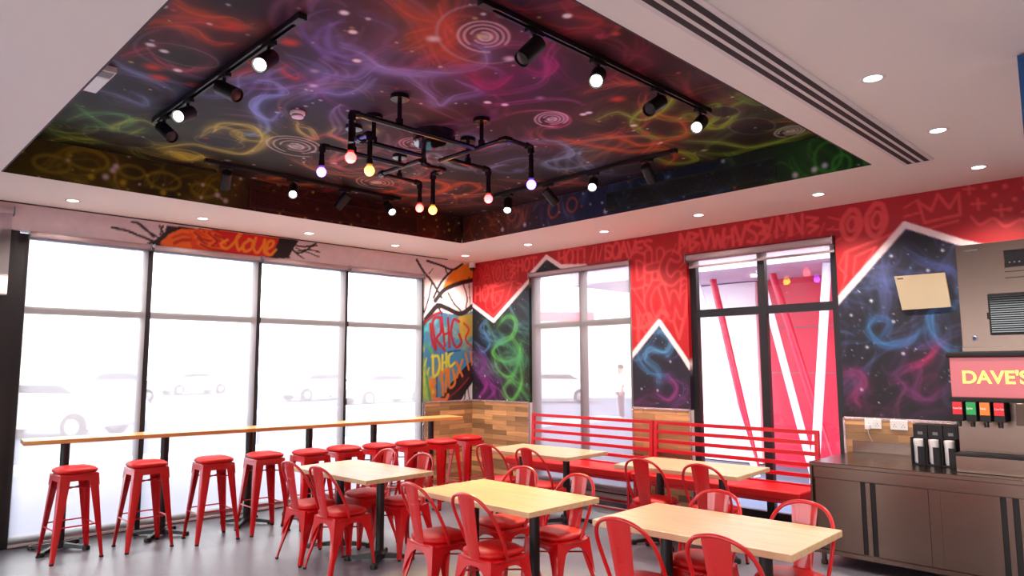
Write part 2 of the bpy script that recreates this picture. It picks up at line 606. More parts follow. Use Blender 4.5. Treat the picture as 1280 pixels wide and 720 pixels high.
def letters(cv, txt, u, v, h, width, col, inner=None, adv=0.95, rot=0.0, alpha=0.9, soft=0.35, clip=None, wob=0):
    rg = random.Random(len(txt) * 31 + int(u * 100))
    x = 0
    for ch in txt:
        hh = h * (1 + rg.uniform(-wob, wob))
        for pl in GL.get(ch, []):
            P = []
            for (a, b) in pl:
                X, Y = x + a * h * 0.9, b * hh
                P.append((u + X * math.cos(rot) - Y * math.sin(rot), v + X * math.sin(rot) + Y * math.cos(rot)))
            Q = spline(P, 5) if ch in 'DCOS' else P
            cv.stroke(Q, width, col, alpha, soft, clip)
            if inner is not None: cv.stroke(Q, width * 0.42, inner, alpha, soft, clip)
        x += h * adv * (0.5 if ch in 'I!/ ' else 0.85 if ch != 'W' else 1.0)


def painted(name, us, vs, ax, val, cvs, mat_, openings=(), depth=0, extra=None, kind='structure', flip=1):
    """a wall / ceiling face in the plane axis=val, coloured from a Canvas; openings cut out with reveals"""
    U = np.unique(np.round(np.concatenate([us] + [np.array(o[:2]) for o in openings]), 5))
    Vv = np.unique(np.round(np.concatenate([vs] + [np.array(o[2:4]) for o in openings]), 5))
    UU, VV = np.meshgrid(U, Vv)
    cols = lin(np.clip(cvs.sample(UU, VV), 0, 255)).reshape(-1, 3)
    nu, nv = len(U), len(Vv)

    def P3(a, b, w_):
        r = [a, b]; r.insert(ax, w_); return r
    flat = np.stack([UU.ravel(), VV.ravel()], 1)
    co = np.insert(flat, ax, val, axis=1)
    cu = (U[:-1] + U[1:]) / 2; cvv = (Vv[:-1] + Vv[1:]) / 2
    CU, CV = np.meshgrid(cu, cvv)
    keep = np.ones(CU.shape, bool)
    for o in openings:
        keep &= ~((CU > o[0]) & (CU < o[1]) & (CV > o[2]) & (CV < o[3]))
    J, I = np.nonzero(keep)
    b0 = J * nu + I
    quads = np.stack([b0, b0 + 1, b0 + nu + 1, b0 + nu], 1)
    ev, ec, ef = [], [], []
    base = len(co)
    for o in openings:      # reveals
        if not depth: break
        for (a0, c0, a1, c1) in ((o[0], o[2], o[0], o[3]), (o[1], o[2], o[1], o[3]), (o[0], o[3], o[1], o[3])):
            n = 24
            for k in range(n + 1):
                a = a0 + (a1 - a0) * k / n; c = c0 + (c1 - c0) * k / n
                cc = lin(np.clip(cvs.sample(np.array([a]), np.array([c])), 0, 255))[0]
                ev += [P3(a, c, val), P3(a, c, val + depth)]; ec += [cc, cc]
                if k:
                    q = base + len(ev) - 4
                    ef.append([q, q + 1, q + 3, q + 2])
    if ev:
        co = np.concatenate([co, np.array(ev)]); cols = np.concatenate([cols, np.array(ec)])
        quads = np.concatenate([quads, np.array(ef)])
    me = bpy.data.meshes.new(name)
    me.vertices.add(len(co)); me.vertices.foreach_set('co', co.ravel())
    me.loops.add(quads.size); me.loops.foreach_set('vertex_index', quads.ravel().astype(np.int32))
    me.polygons.add(len(quads)); me.polygons.foreach_set('loop_start', np.arange(0, quads.size, 4, dtype=np.int32))
    me.update(calc_edges=True)
    at_ = me.color_attributes.new('paint', 'FLOAT_COLOR', 'POINT')
    at_.data.foreach_set('color', np.concatenate([cols, np.ones((len(cols), 1))], 1).ravel().astype(np.float32))
    me.materials.append(mat_)
    o = bpy.data.objects.new(name, me); COL.objects.link(o)
    if kind: o['kind'] = kind
    return o


# ================================================================== MEASURES
H = 3.2
RX0, RX1, RY0, RY1, RZ = -6.086, -1.279, -6.133, -1.238, 3.52      # ceiling recess
WX = [-5.68, -4.565, -3.355, -2.175, -0.94]                          # window posts on the left wall
WT = 2.93
DADO = 1.15
XL, YB = -11.0, -12.0

# ================================================================== SHELL
struct('floor', MB().box(XL, 0.2, YB, 0.2, -0.06, 0), M['floor'])
c = MB()
for (x0, x1, y0, y1) in ((XL, RX0 - .002, YB, 0), (RX1 + .003, 0, YB, 0), (RX0 - .002, RX1 + .003, YB, RY0 - .002), (RX0 - .002, RX1 + .003, RY1 + .003, 0)):
    c.box(x0, x1, y0, y1, H, H + 0.05)
c.box(RX0 - 0.02, RX0, RY0, RY1, H + .05, RZ + .06); c.box(RX0, RX1, RY0 - 0.02, RY0, H + .05, RZ + .06)
struct('ceiling', c, M['ceil'])
struct('shade_roof', MB().box(XL - .2, 0.25, YB - .2, 0.25, 3.75, 4.5), M['white'])  # unseen slab added to block the sun and shade the ground outside
struct('wall_back', MB().box(XL, 0, YB - 0.15, YB, 0, H + .6), M['wallp'])
ws = MB().box(XL - .15, XL, YB, .2, 0, .4).box(XL - .15, XL, YB, .2, 2.9, H + .6)
for a, b in ((YB, -9.4), (-7.0, -6.8), (-4.4, -4.2), (-1.2, .2)): ws.box(XL - .15, XL, a, b, .4, 2.9)
struct('wall_side', ws, M['wallp'])
for k, (a, b) in enumerate(((-9.4, -7.0), (-6.8, -4.4), (-4.2, -1.2))):  # unseen windows, added to let sky light in from behind the camera
    o = struct('window_%d' % (5 + k), MB().box(XL - .1, XL - .04, a, a + .06, .4, 2.9).box(XL - .1, XL - .04, b - .06, b, .4, 2.9).box(XL - .1, XL - .04, a + .06, b - .06, 2.84, 2.9).box(XL - .1, XL - .04, a + .06, b - .06, .4, .46), M['black'])
    mk('pane', MB().box(XL - .075, XL - .069, a + .06, b - .06, .46, 2.84), M['glass'], o)
# recess sides out of view from here, painted dark
m_ = mat('recess_paint', srgb(60, 34, 50), 0.6, noise=(2, 0.3))
struct('trim_1', MB().box(RX0, RX0 + .01, RY0, RY1, H, RZ), m_)
struct('trim_2', MB().box(RX0 + .01, RX1, RY0, RY0 + .01, H, RZ), m_)

# ------------------------------------------------------------------ ceiling mural
cv = Canvas(RX0, RX1, RY0, RY1, 0.01, (30, 20, 30))


def c2(px, py, z=RZ):
    q = at(px, py, 2, z); return (q[0], q[1])


base_c = [((250, 10), (60, 24, 34)), ((170, 60), (70, 30, 44)), ((300, 55), (52, 22, 46)), ((200, 80), (58, 26, 46)),
          ((430, 35), (62, 36, 72)), ((350, 10), (58, 28, 58)), ((500, 20), (92, 34, 34)), ((560, 55), (104, 38, 44)), ((480, 70), (66, 46, 84)),
          ((610, 50), (110, 62, 82)), ((700, 25), (88, 22, 34)), ((680, 80), (86, 26, 66)), ((760, 50), (72, 24, 34)), ((620, 10), (60, 30, 60)),
          ((150, 110), (44, 48, 70)), ((230, 110), (34, 30, 46)), ((340, 120), (62, 64, 104)), ((430, 110), (66, 66, 104)),
          ((560, 110), (78, 44, 84)), ((640, 110), (104, 24, 70)), ((700, 130), (86, 22, 44)), ((800, 90), (66, 24, 34)), ((760, 130), (72, 28, 36)),
          ((880, 140), (58, 44, 34)), ((960, 150), (48, 66, 34)), ((850, 175), (70, 50, 34)), ((1000, 160), (60, 66, 50)),
          ((130, 150), (40, 58, 40)), ((230, 155), (56, 62, 44)), ((330, 170), (78, 68, 46)), ((400, 165), (56, 44, 40)),
          ((450, 195), (72, 40, 46)), ((560, 200), (56, 64, 86)), ((620, 190), (60, 54, 86)), ((700, 205), (50, 58, 84)),
          ((760, 180), (80, 50, 50)), ((520, 238), (84, 34, 24)), ((440, 235), (56, 24, 24)), ((600, 232), (66, 40, 46)), ((380, 215), (60, 34, 30)),
          ((300, 200), (62, 56, 30)), ((120, 175), (46, 50, 24)), ((780, 215), (40, 50, 74)), ((900, 190), (42, 52, 34))]
wisp_c = [((250, 10), (196, 70, 40)), ((180, 40), (190, 70, 50)), ((200, 70), (170, 60, 80)), ((300, 50), (110, 50, 80)),
          ((360, 20), (120, 80, 130)), ((430, 35), (100, 84, 150)), ((500, 20), (190, 74, 50)), ((560, 60), (186, 70, 60)),
          ((480, 75), (110, 110, 180)), ((700, 25), (160, 46, 50)), ((680, 80), (150, 36, 110)), ((760, 50), (140, 50, 60)),
          ((150, 105), (110, 120, 170)), ((230, 110), (90, 96, 140)), ((340, 120), (130, 140, 210)), ((430, 110), (120, 126, 190)),
          ((560, 110), (130, 100, 170)), ((640, 110), (190, 30, 110)), ((700, 130), (160, 50, 90)), ((800, 100), (180, 60, 60)),
          ((880, 140), (150, 160, 60)), ((960, 150), (120, 170, 50)), ((850, 175), (190, 90, 50)), ((1000, 160), (140, 170, 100)),
          ((130, 150), (80, 150, 80)), ((230, 155), (150, 160, 80)), ((330, 170), (200, 186, 90)), ((400, 165), (190, 150, 110)),
          ((450, 195), (190, 90, 100)), ((560, 200), (120, 150, 190)), ((620, 190), (130, 130, 190)), ((700, 205), (110, 140, 190)),
          ((760, 175), (200, 96, 60)), ((520, 238), (220, 84, 40)), ((440, 235), (170, 60, 50)), ((600, 232), (200, 100, 70)),
          ((300, 200), (180, 160, 60)), ((120, 175), (140, 140, 50)), ((780, 215), (90, 120, 170)), ((900, 190), (130, 170, 60)), ((490, 215), (200, 80, 50))]
BF = Field([(c2(*p), q) for p, q in base_c]); WF = Field([(c2(*p), q) for p, q in wisp_c], 3.4)
cv.a = BF(cv.U, cv.V) * .74
box = (RX0, RX1, RY0, RY1)
for sd, n, wd in ((1, 26, (0.10, 0.22)),):
    smoke(cv, sd, n, lambda U, V: BF(U, V) * 0.45, box, (0.6, 1.6), wd, (0.25, 0.5), 1.6, jit=4)
smoke(cv, 11, 46, WF, box, (0.5, 1.3), (0.07, 0.15), (0.10, 0.22), 1.7, jit=14)
smoke(cv, 12, 84, WF, box, (0.5, 1.5), (0.035, 0.09), (0.18, 0.42), 2.4, jit=16)
smoke(cv, 13, 26, WF, box, (0.3, 0.9), (0.02, 0.045), (0.2, 0.42), 3.4, ribs=2, jit=14)
TR = [  # ribbons traced where the photograph shows them: pixel path, width, colour, strength
    ([(222, 0), (236, 12), (262, 21), (290, 28), (312, 34)], .07, (206, 78, 44), .7),
    ([(170, 34), (195, 27), (225, 33), (250, 44), (268, 55), (292, 54)], .05, (210, 84, 50), .6),
    ([(205, 24), (240, 22), (272, 34), (318, 36)], .05, (200, 72, 42), .5),
    ([(152, 70), (185, 60), (222, 60), (250, 68), (257, 82), (236, 88), (205, 80), (190, 68)], .04, (200, 80, 96), .6),
    ([(286, 95), (300, 92), (318, 84), (308, 76)], .035, (215, 66, 54), .6),
    ([(358, 82), (352, 88), (366, 98), (372, 96)], .03, (210, 60, 60), .6),
    ([(140, 74), (162, 88), (190, 100), (214, 112)], .045, (130, 146, 190), .6),
    ([(120, 112), (150, 120), (178, 132), (182, 124), (170, 118)], .035, (120, 134, 180), .6),
    ([(240, 115), (262, 120), (290, 116), (300, 100), (330, 92), (352, 86)], .05, (126, 130, 196), .5),
    ([(322, 100), (345, 104), (352, 118), (324, 124), (318, 138), (338, 150), (350, 140)], .035, (146, 156, 220), .7),
    ([(376, 116), (398, 112), (422, 118), (452, 112), (470, 98)], .06, (130, 134, 200), .55),
    ([(405, 92), (440, 96), (462, 84), (480, 88), (520, 92), (566, 90), (604, 78), (606, 62), (592, 56)], .055, (128, 124, 196), .65),
    ([(427, 54), (446, 62), (470, 84), (500, 92), (530, 96)], .07, (136, 132, 204), .55),
    ([(510, 94), (535, 116), (545, 132), (565, 124), (600, 116), (570, 100)], .055, (140, 136, 206), .55),
    ([(452, 14), (470, 22), (486, 40), (480, 60), (505, 66)], .10, (100, 84, 150), .4),
    ([(500, 0), (512, 16), (545, 30), (524, 44), (510, 50)], .09, (190, 72, 46), .6),
    ([(556, 0), (552, 24), (560, 46), (552, 66), (574, 78)], .09, (196, 74, 50), .6),
    ([(590, 20), (566, 22), (548, 36), (560, 60), (585, 76)], .05, (186, 66, 60), .5),
    ([(710, 0), (716, 14), (742, 24), (734, 40), (708, 42)], .09, (156, 44, 46), .6),
    ([(780, 64), (800, 66), (806, 80), (790, 92), (760, 96)], .10, (120, 30, 60), .5),
    ([(590, 92), (606, 108), (622, 104), (640, 96)], .08, (176, 26, 106), .5),
    ([(655, 84), (676, 92), (690, 82), (680, 72)], .05, (190, 36, 120), .5),
    ([(730, 116), (752, 108), (780, 104), (808, 108)], .04, (206, 96, 74), .5),
    ([(768, 96), (786, 104), (800, 96), (788, 90)], .035, (196, 90, 70), .5),
    ([(745, 150), (772, 140), (800, 150), (826, 140), (840, 124), (812, 132), (790, 152), (820, 172), (850, 170)], .04, (150, 180, 60), .7),
    ([(742, 168), (776, 172), (800, 182), (836, 176), (858, 168), (850, 150), (822, 144)], .045, (208, 96, 56), .6),
    ([(700, 172), (722, 178), (762, 186), (792, 190), (830, 186), (845, 196), (832, 206)], .045, (206, 84, 50), .6),
    ([(816, 196), (842, 204), (868, 200), (850, 190), (824, 190)], .04, (150, 190, 60), .6),
    ([(880, 134), (898, 130), (894, 146), (884, 158), (900, 160), (918, 146), (914, 134), (930, 126)], .035, (140, 180, 50), .8),
    ([(846, 150), (862, 142), (880, 152), (872, 166), (850, 164)], .035, (136, 160, 50), .6),
    ([(860, 176), (900, 178), (940, 184), (990, 172), (1010, 166)], .04, (150, 190, 80), .6),
    ([(870, 190), (910, 192), (960, 180), (1000, 176)], .05, (120, 160, 50), .5),
    ([(920, 116), (944, 128), (968, 128), (990, 138)], .07, (110, 160, 60), .5),
    ([(84, 150), (110, 142), (142, 142), (165, 150), (150, 160), (110, 158)], .04, (96, 160, 90), .6),
    ([(60, 176), (90, 172), (130, 176), (170, 178), (205, 182)], .04, (150, 160, 60), .6),
    ([(95, 130), (120, 150), (150, 164), (182, 166)], .04, (100, 160, 90), .5),
    ([(180, 160), (150, 172), (142, 158), (175, 150), (200, 160)], .03, (170, 186, 90), .6),
    ([(268, 164), (274, 155), (296, 155), (320, 162), (332, 178), (306, 192), (268, 186), (238, 180), (196, 186)], .045, (206, 196, 96), .75),
    ([(250, 172), (262, 160), (284, 160), (304, 172), (290, 186)], .03, (196, 180, 90), .6),
    ([(205, 192), (218, 190), (232, 200), (254, 196), (262, 206)], .045, (196, 186, 80), .7),
    ([(372, 152), (374, 164), (392, 174), (388, 162), (372, 158)], .03, (206, 190, 96), .7),
    ([(420, 160), (412, 168), (436, 176), (470, 166), (462, 158)], .03, (196, 180, 90), .6),
    ([(385, 176), (410, 168), (432, 178), (444, 190), (424, 200), (400, 202)], .03, (210, 96, 110), .6),
    ([(400, 205), (440, 212), (470, 208), (500, 214)], .03, (206, 100, 100), .5),
    ([(560, 172), (590, 168), (612, 182), (640, 178), (672, 188)], .06, (110, 130, 176), .5),
    ([(520, 196), (545, 192), (560, 206), (590, 212), (575, 200)], .04, (150, 180, 206), .5),
    ([(660, 176), (700, 178), (712, 194), (680, 204), (700, 212), (740, 206)], .045, (130, 160, 206), .6),
    ([(490, 228), (520, 224), (556, 230), (548, 242), (510, 244), (480, 238)], .045, (228, 90, 44), .7),
    ([(520, 234), (552, 238), (580, 228), (600, 236), (574, 246)], .035, (226, 92, 48), .6),
    ([(440, 222), (470, 228), (500, 236), (470, 242), (430, 238)], .035, (210, 76, 44), .6),
]
for P, wd, col, al in TR:
    Q = spline([c2(*p) for p in P], 6)
    cv.stroke(Q, wd * 3.2, col, al * 0.45, 1.0)
    cv.stroke(Q, wd * 1.5, col, al * 0.85, 1.0, taper=True)
    Q2 = [(q[0] + 0.05 * math.sin(i * 0.21), q[1] + 0.05 * math.cos(i * 0.17)) for i, q in enumerate(Q)]
    cv.stroke(Q2, wd * 0.35, np.clip(np.array(col) * 1.15 + 10, 0, 255), al * 0.7, 0.9, taper=True)
for (px, py, R_, col) in ((370, 183, .30, (214, 200, 190)), (606, 46, .20, (216, 180, 196)), (690, 149, .17, (226, 190, 206)),
                          (988, 164, .15, (200, 200, 190)), (520, 180, .18, (190, 160, 190)), (470, 228, .25, (200, 150, 130))):
    cc = c2(px, py)
    for k in range(4):
        cv.ring(cc, R_ * (1 - k * .24), R_ * (.8 - k * .2), 0.018, col, .8, .8, rot=.7, a0=k, a1=k + 5.4, spiral=.15)
    cv.dot(cc, R_ * .22, (240, 225, 225), .7, 1.0)
cv.ring(c2(606, 46), .36, .27, .02, (190, 160, 180), .5, .9, rot=.7)
for a in (0.4, 2.2, 4.4):
    q = c2(606, 46); cv.dot((q[0] + .33 * math.cos(a), q[1] + .28 * math.sin(a)), .035, (226, 206, 220), .9, .8)
for (px, py, rx, ry) in ((940, 158, .22, .16), (150, 174, .26, .2), (275, 178, .2, .14), (230, 70, .2, .14), (905, 140, .14, .1)):
    cc = c2(px, py)
    cv.ring(cc, rx * .3, ry * .3, rx, (30, 26, 30), .75, .5)
    cv.ring(cc, rx, ry, .014, (150, 150, 150), .45, .8)
stars(cv, 5, 230, box, (0.006, 0.016), ((230, 220, 240), (240, 235, 235), (220, 190, 210), (200, 80, 70), (200, 190, 110)))
stars(cv, 6, 26, box, (0.02, 0.034), ((226, 214, 228), (226, 214, 228), (210, 80, 60)), soft=.9)
for (px, py) in ((202, 7), (188, 56), (205, 64), (222, 88), (430, 16), (441, 40), (446, 76), (709, 20), (777, 86), (609, 128), (631, 131), (792, 157), (736, 141), (729, 143)):
    cv.dot(c2(px, py), .026, (240, 230, 240), 1, .5)
for (px, py) in ((292, 33), (362, 53), (191, 84), (199, 97), (772, 124)):
    cv.dot(c2(px, py), .05, (216, 66, 50), .9, .9)
cv.a = np.clip((cv.a - 8) * 1.12, 8, 255)
painted('ceiling_mural', np.arange(RX0, RX1 + .001, .01), np.arange(RY0, RY1 + .001, .01), 2, RZ, cv, M['mural_c'])

# recess sides that face the camera: u along the wall, v = z
sv = Canvas(RX0, RX1, H, RZ, 0.008, (18, 12, 10))


def sx(px, py):
    q = at(px, py, 1, RY1); return (q[0], q[2])


SF = Field([((-6.0, 3.3), (60, 56, 10)), ((-5.4, 3.4), (64, 58, 12)), ((-4.9, 3.3), (40, 36, 10)), ((-4.4, 3.4), (70, 62, 12)), ((-3.9, 3.3), (36, 20, 12)),
            ((-3.4, 3.4), (56, 16, 18)), ((-2.9, 3.3), (30, 12, 12)), ((-2.4, 3.4), (58, 22, 14)), ((-1.8, 3.3), (70, 28, 14)), ((-1.3, 3.4), (46, 24, 18))])
SW = Field([((-6.0, 3.3), (120, 104, 20)), ((-5.4, 3.4), (130, 112, 20)), ((-4.4, 3.4), (150, 130, 20)), ((-3.9, 3.3), (120, 60, 30)),
            ((-3.4, 3.4), (130, 30, 40)), ((-2.4, 3.4), (130, 50, 24)), ((-1.8, 3.3), (170, 66, 26)), ((-1.3, 3.4), (110, 60, 40))])
sv.a = SF(sv.U, sv.V) * 1.15
smoke(sv, 21, 60, SW, (RX0, RX1, H, RZ), (0.2, 0.6), (0.015, 0.05), (0.15, 0.4), 5, ribs=2, jit=12)
for (px, py, r_) in ((65, 205, .10), (110, 200, .12), (165, 215, .08), (205, 226, .11), (255, 238, .09), (595, 240, .05)):
    q = sx(px, py); sv.ring(q, r_ * 1.3, r_ * .7, .03, (140, 122, 24) if px < 400 else (180, 70, 30), .7, .8)
stars(sv, 7, 60, (RX0, RX1, H, RZ), (0.008, 0.018), ((220, 200, 200), (200, 170, 40), (200, 180, 60)))
for (px, py) in ((132, 221), (145, 208), (141, 213), (272, 244), (282, 251)):
    sv.dot(sx(px, py), .024, (220, 200, 215), .9, .7)
for (px, py) in ((114, 221), (204, 241), (154, 228)):
    sv.dot(sx(px, py), .026, (190, 160, 24), .9, .7)
painted('trim_3', np.arange(RX0, RX1 + .001, .012), np.arange(H, RZ + .001, .01), 1, RY1, sv, M['mural_c'])
rv = Canvas(-RY1, -RY0, H, RZ, 0.008, (18, 16, 20))     # u = -y


def ry(px, py):
    q = at(px, py, 0, RX1); return (-q[1], q[2])


RF = Field([((1.3, 3.4), (60, 28, 18)), ((1.8, 3.3), (70, 34, 24)), ((2.3, 3.4), (60, 44, 50)), ((2.8, 3.3), (44, 44, 64)), ((3.4, 3.4), (24, 34, 60)),
            ((4.0, 3.3), (14, 22, 30)), ((4.6, 3.4), (14, 24, 40)), ((5.1, 3.3), (18, 26, 10)), ((5.6, 3.4), (24, 50, 14)), ((6.1, 3.3), (14, 50, 12))])
RWF = Field([((1.3, 3.4), (190, 80, 40)), ((1.8, 3.3), (190, 84, 50)), ((2.3, 3.4), (190, 90, 70)), ((2.8, 3.3), (110, 120, 170)), ((3.4, 3.4), (60, 90, 150)),
             ((4.0, 3.3), (40, 80, 110)), ((4.6, 3.4), (40, 90, 150)), ((5.1, 3.3), (70, 110, 40)), ((5.6, 3.4), (60, 130, 40)), ((6.1, 3.3), (50, 130, 36))])
rv.a = RF(rv.U, rv.V) * 1.2
smoke(rv, 31, 60, RWF, (-RY1, -RY0, H, RZ), (0.2, 0.6), (0.015, 0.05), (0.15, 0.4), 5, ribs=2, jit=10)
for (px, py, r_) in ((640, 268, .07), (692, 262, .08), (715, 256, .07), (1035, 196, .11), (1052, 205, .07)):
    q = ry(px, py); rv.ring(q, r_, r_ * 1.1, .025, (196, 84, 50) if px < 800 else (60, 150, 40), .7, .8)
stars(rv, 8, 46, (-RY1, -RY0, H, RZ), (0.008, 0.018), ((220, 210, 225), (90, 140, 200), (200, 90, 60)))
for (px, py) in ((628, 287), (656, 281), (757, 264), (1018, 212), (1031, 207), (994, 219)):
    rv.dot(ry(px, py), .024, (226, 216, 226), .9, .7)
# the face is at x = RX1 with u = -y, so mirror when sampling
rv2 = Canvas(RY0, RY1, H, RZ, 0.008); rv2.a = rv.a[:, ::-1][:, :rv2.W]
painted('trim_4', np.arange(RY0, RY1 + .001, .012), np.arange(H, RZ + .001, .01), 0, RX1, rv2, M['mural_c'])

# ------------------------------------------------------------------ right wall mural (u = y, v = z)
W2 = (-2.91, -1.185, 0.08, 2.94)
W3 = (-5.35, -3.69, 0.05, 2.91)
wv = Canvas(-8.0, 0.0, DADO, H, 0.01, (172, 3, 18))
LR, RB = (222, 66, 66), (172, 3, 18)
# galaxy fields below the white zig-zag bands
GA = [(0.02, 1.1), (0.02, 2.583), (-.465, 2.306), (-1.19, 2.85), (-1.293, 2.977), (-1.52, 3.131), (-1.80, 2.94), (-1.9, 2.9), (-1.9, 1.1)]
GB = [(-2.90, 1.1), (-2.90, 1.76), (-3.302, 2.161), (-3.62, 1.76), (-3.70, 1.7), (-3.70, 1.1)]
GC = [(-5.30, 1.1), (-5.30, 2.22), (-5.977, 2.925), (-6.433, 2.695), (-7.2, 2.4), (-8.1, 2.7), (-8.1, 1.1)]
mA, mB, mC = (wv.inside(g).astype(float) for g in (GA, GB, GC))
# doodles on the red
rg = random.Random(4)
letters(wv, 'DAVES', -0.06, 0, 0, 0, LR)


def tl(txt, y, z, h, wdt, inner=True, rot=0.0, adv=0.95):
    """letters that read left to right on the right wall (towards -y)"""
    rr = random.Random(int(-y * 100) + len(txt))
    x = 0
    for ch in txt:
        for pl in GL.get(ch, []):
            P = []
            for (a, b) in pl:
                X, Y = x + a * h * .9, b * h * (1 + .1 * math.sin(x * 9))
                P.append((y - (X * math.cos(rot) - Y * math.sin(rot)), z + X * math.sin(rot) + Y * math.cos(rot)))
            Q = spline(P, 5) if ch in 'DCOS' else P
            wv.stroke(Q, wdt * 1.15, LR, .95, .35)
            if inner: wv.stroke(Q, wdt * .62, RB, .95, .3)
        x += h * adv * (.5 if ch in 'I!/ ' else .85)


tl('DAVES', -.05, 2.86, .24, .05); tl('HOT', -.06, 2.62, .2, .04, False); tl('OO', -.48, 2.88, .26, .06); tl('Z', -.8, 2.9, .22, .03, False)
tl('HOT', -.97, 2.98, .16, .03, False)
for P in ([(-.28, 2.78), (-.86, 2.84), (-.72, 2.56), (-.45, 2.38), (-.30, 2.5), (-.28, 2.78)], [(-.4, 2.7), (-.68, 2.74), (-.6, 2.56), (-.46, 2.48), (-.4, 2.7)]):
    wv.stroke(P, .025, LR, .9, .4)
wv.ring((-.55, 2.62), .06, .07, .02, LR, .9, .4)
tl('Z', -.95, 2.66, .18, .025, False)
tl('HOT!', -1.74, 2.98, .19, .035, False, adv=.85); tl('/I/I', -2.28, 2.98, .18, .022, False, adv=.8); tl('SOAVES', -2.52, 2.98, .18, .035, False, adv=.78)
tl('DHC', -2.96, 2.62, .33, .115, True, adv=.72)
tl('NOW', -2.95, 2.14, .40, .10, True, rot=.12, adv=.66); tl('HC', -3.0, 1.95, .3, .05, False, adv=.9)
tl('V', -3.5, 1.95, .2, .03, False)
wv.ring((-3.14, 2.15), .08, .12, .03, LR, .9, .4)
for k in range(5):
    wv.stroke([(-3.6, 2.45 + k * .08), (-3.66, 2.5 + k * .08)], .02, LR, .8, .4)
tl('MZVWHVSZ', -3.6, 2.96, .2, .036, False, adv=.82, rot=-.02)
tl('VMNZ', -4.6, 2.97, .2, .03, False, adv=.95)
for k in range(22):
    y = -3.5 - k * .085; wv.stroke([(y, 2.93 + .04 * (k % 2)), (y - .06, 3.0 + .05 * ((k + 1) % 2))], .018, LR, .7, .4)
tl('OO', -5.42, 2.86, .28, .045, False); tl('OO', -5.47, 2.93, .14, .03, False, adv=1.9)
for a, b in (((-5.3, 3.1), (-5.4, 3.06)), ((-5.28, 2.98), (-5.4, 2.96)), ((-5.32, 2.84), (-5.41, 2.88)), ((-5.98, 3.08), (-6.1, 3.14)), ((-5.98, 3.0), (-6.12, 3.02))):
    wv.stroke([a, b], .02, LR, .9, .4)
wv.stroke([(-5.42, 2.46), (-5.46, 2.74), (-5.9, 2.86)], .03, LR, .9, .4)
wv.stroke([(-5.5, 2.5), (-5.53, 2.68), (-5.72, 2.75), (-5.6, 2.58)], .022, LR, .9, .4)
wv.stroke([(-5.37, 2.35), (-5.44, 2.5), (-5.37, 2.6), (-5.44, 2.74)], .02, LR, .9, .4)
wv.stroke([(-6.14, 2.92), (-6.1, 3.12), (-6.2, 3.02), (-6.26, 3.16), (-6.34, 3.02), (-6.42, 3.14), (-6.42, 2.95), (-6.14, 2.92)], .028, LR, .9, .4)
wv.stroke([(-6.16, 2.86), (-6.4, 2.9)], .022, LR, .9, .4)
for (y, z, s_) in ((-6.56, 3.02, .05), (-6.5, 3.16, .04), (-6.72, 2.94, .05)):
    wv.stroke([(y - s_, z), (y + s_, z + .01)], .022, LR, .9, .4); wv.stroke([(y, z - s_), (y, z + s_)], .022, LR, .9, .4)
for (y, z) in ((-6.68, 3.08), (-6.76, 3.14), (-6.82, 3.02), (-6.62, 3.16), (-6.9, 3.1), (-6.78, 2.94)):
    wv.dot((y, z), .022, LR, .9, .4)
wv.stroke(spline([(-6.5, 2.92), (-6.56, 2.84), (-6.66, 2.88), (-6.74, 2.8), (-6.86, 2.84), (-6.92, 2.74)], 6), .024, LR, .9, .4)
tl('W', -6.9, 2.96, .26, .03, False)
for k in range(3): wv.stroke([(-6.86 - .02 * k, 2.9 - .05 * k), (-7.1, 2.98 - .05 * k)], .018, LR, .9, .4)
tl('MOXZ', -7.2, 2.9, .24, .03, False)
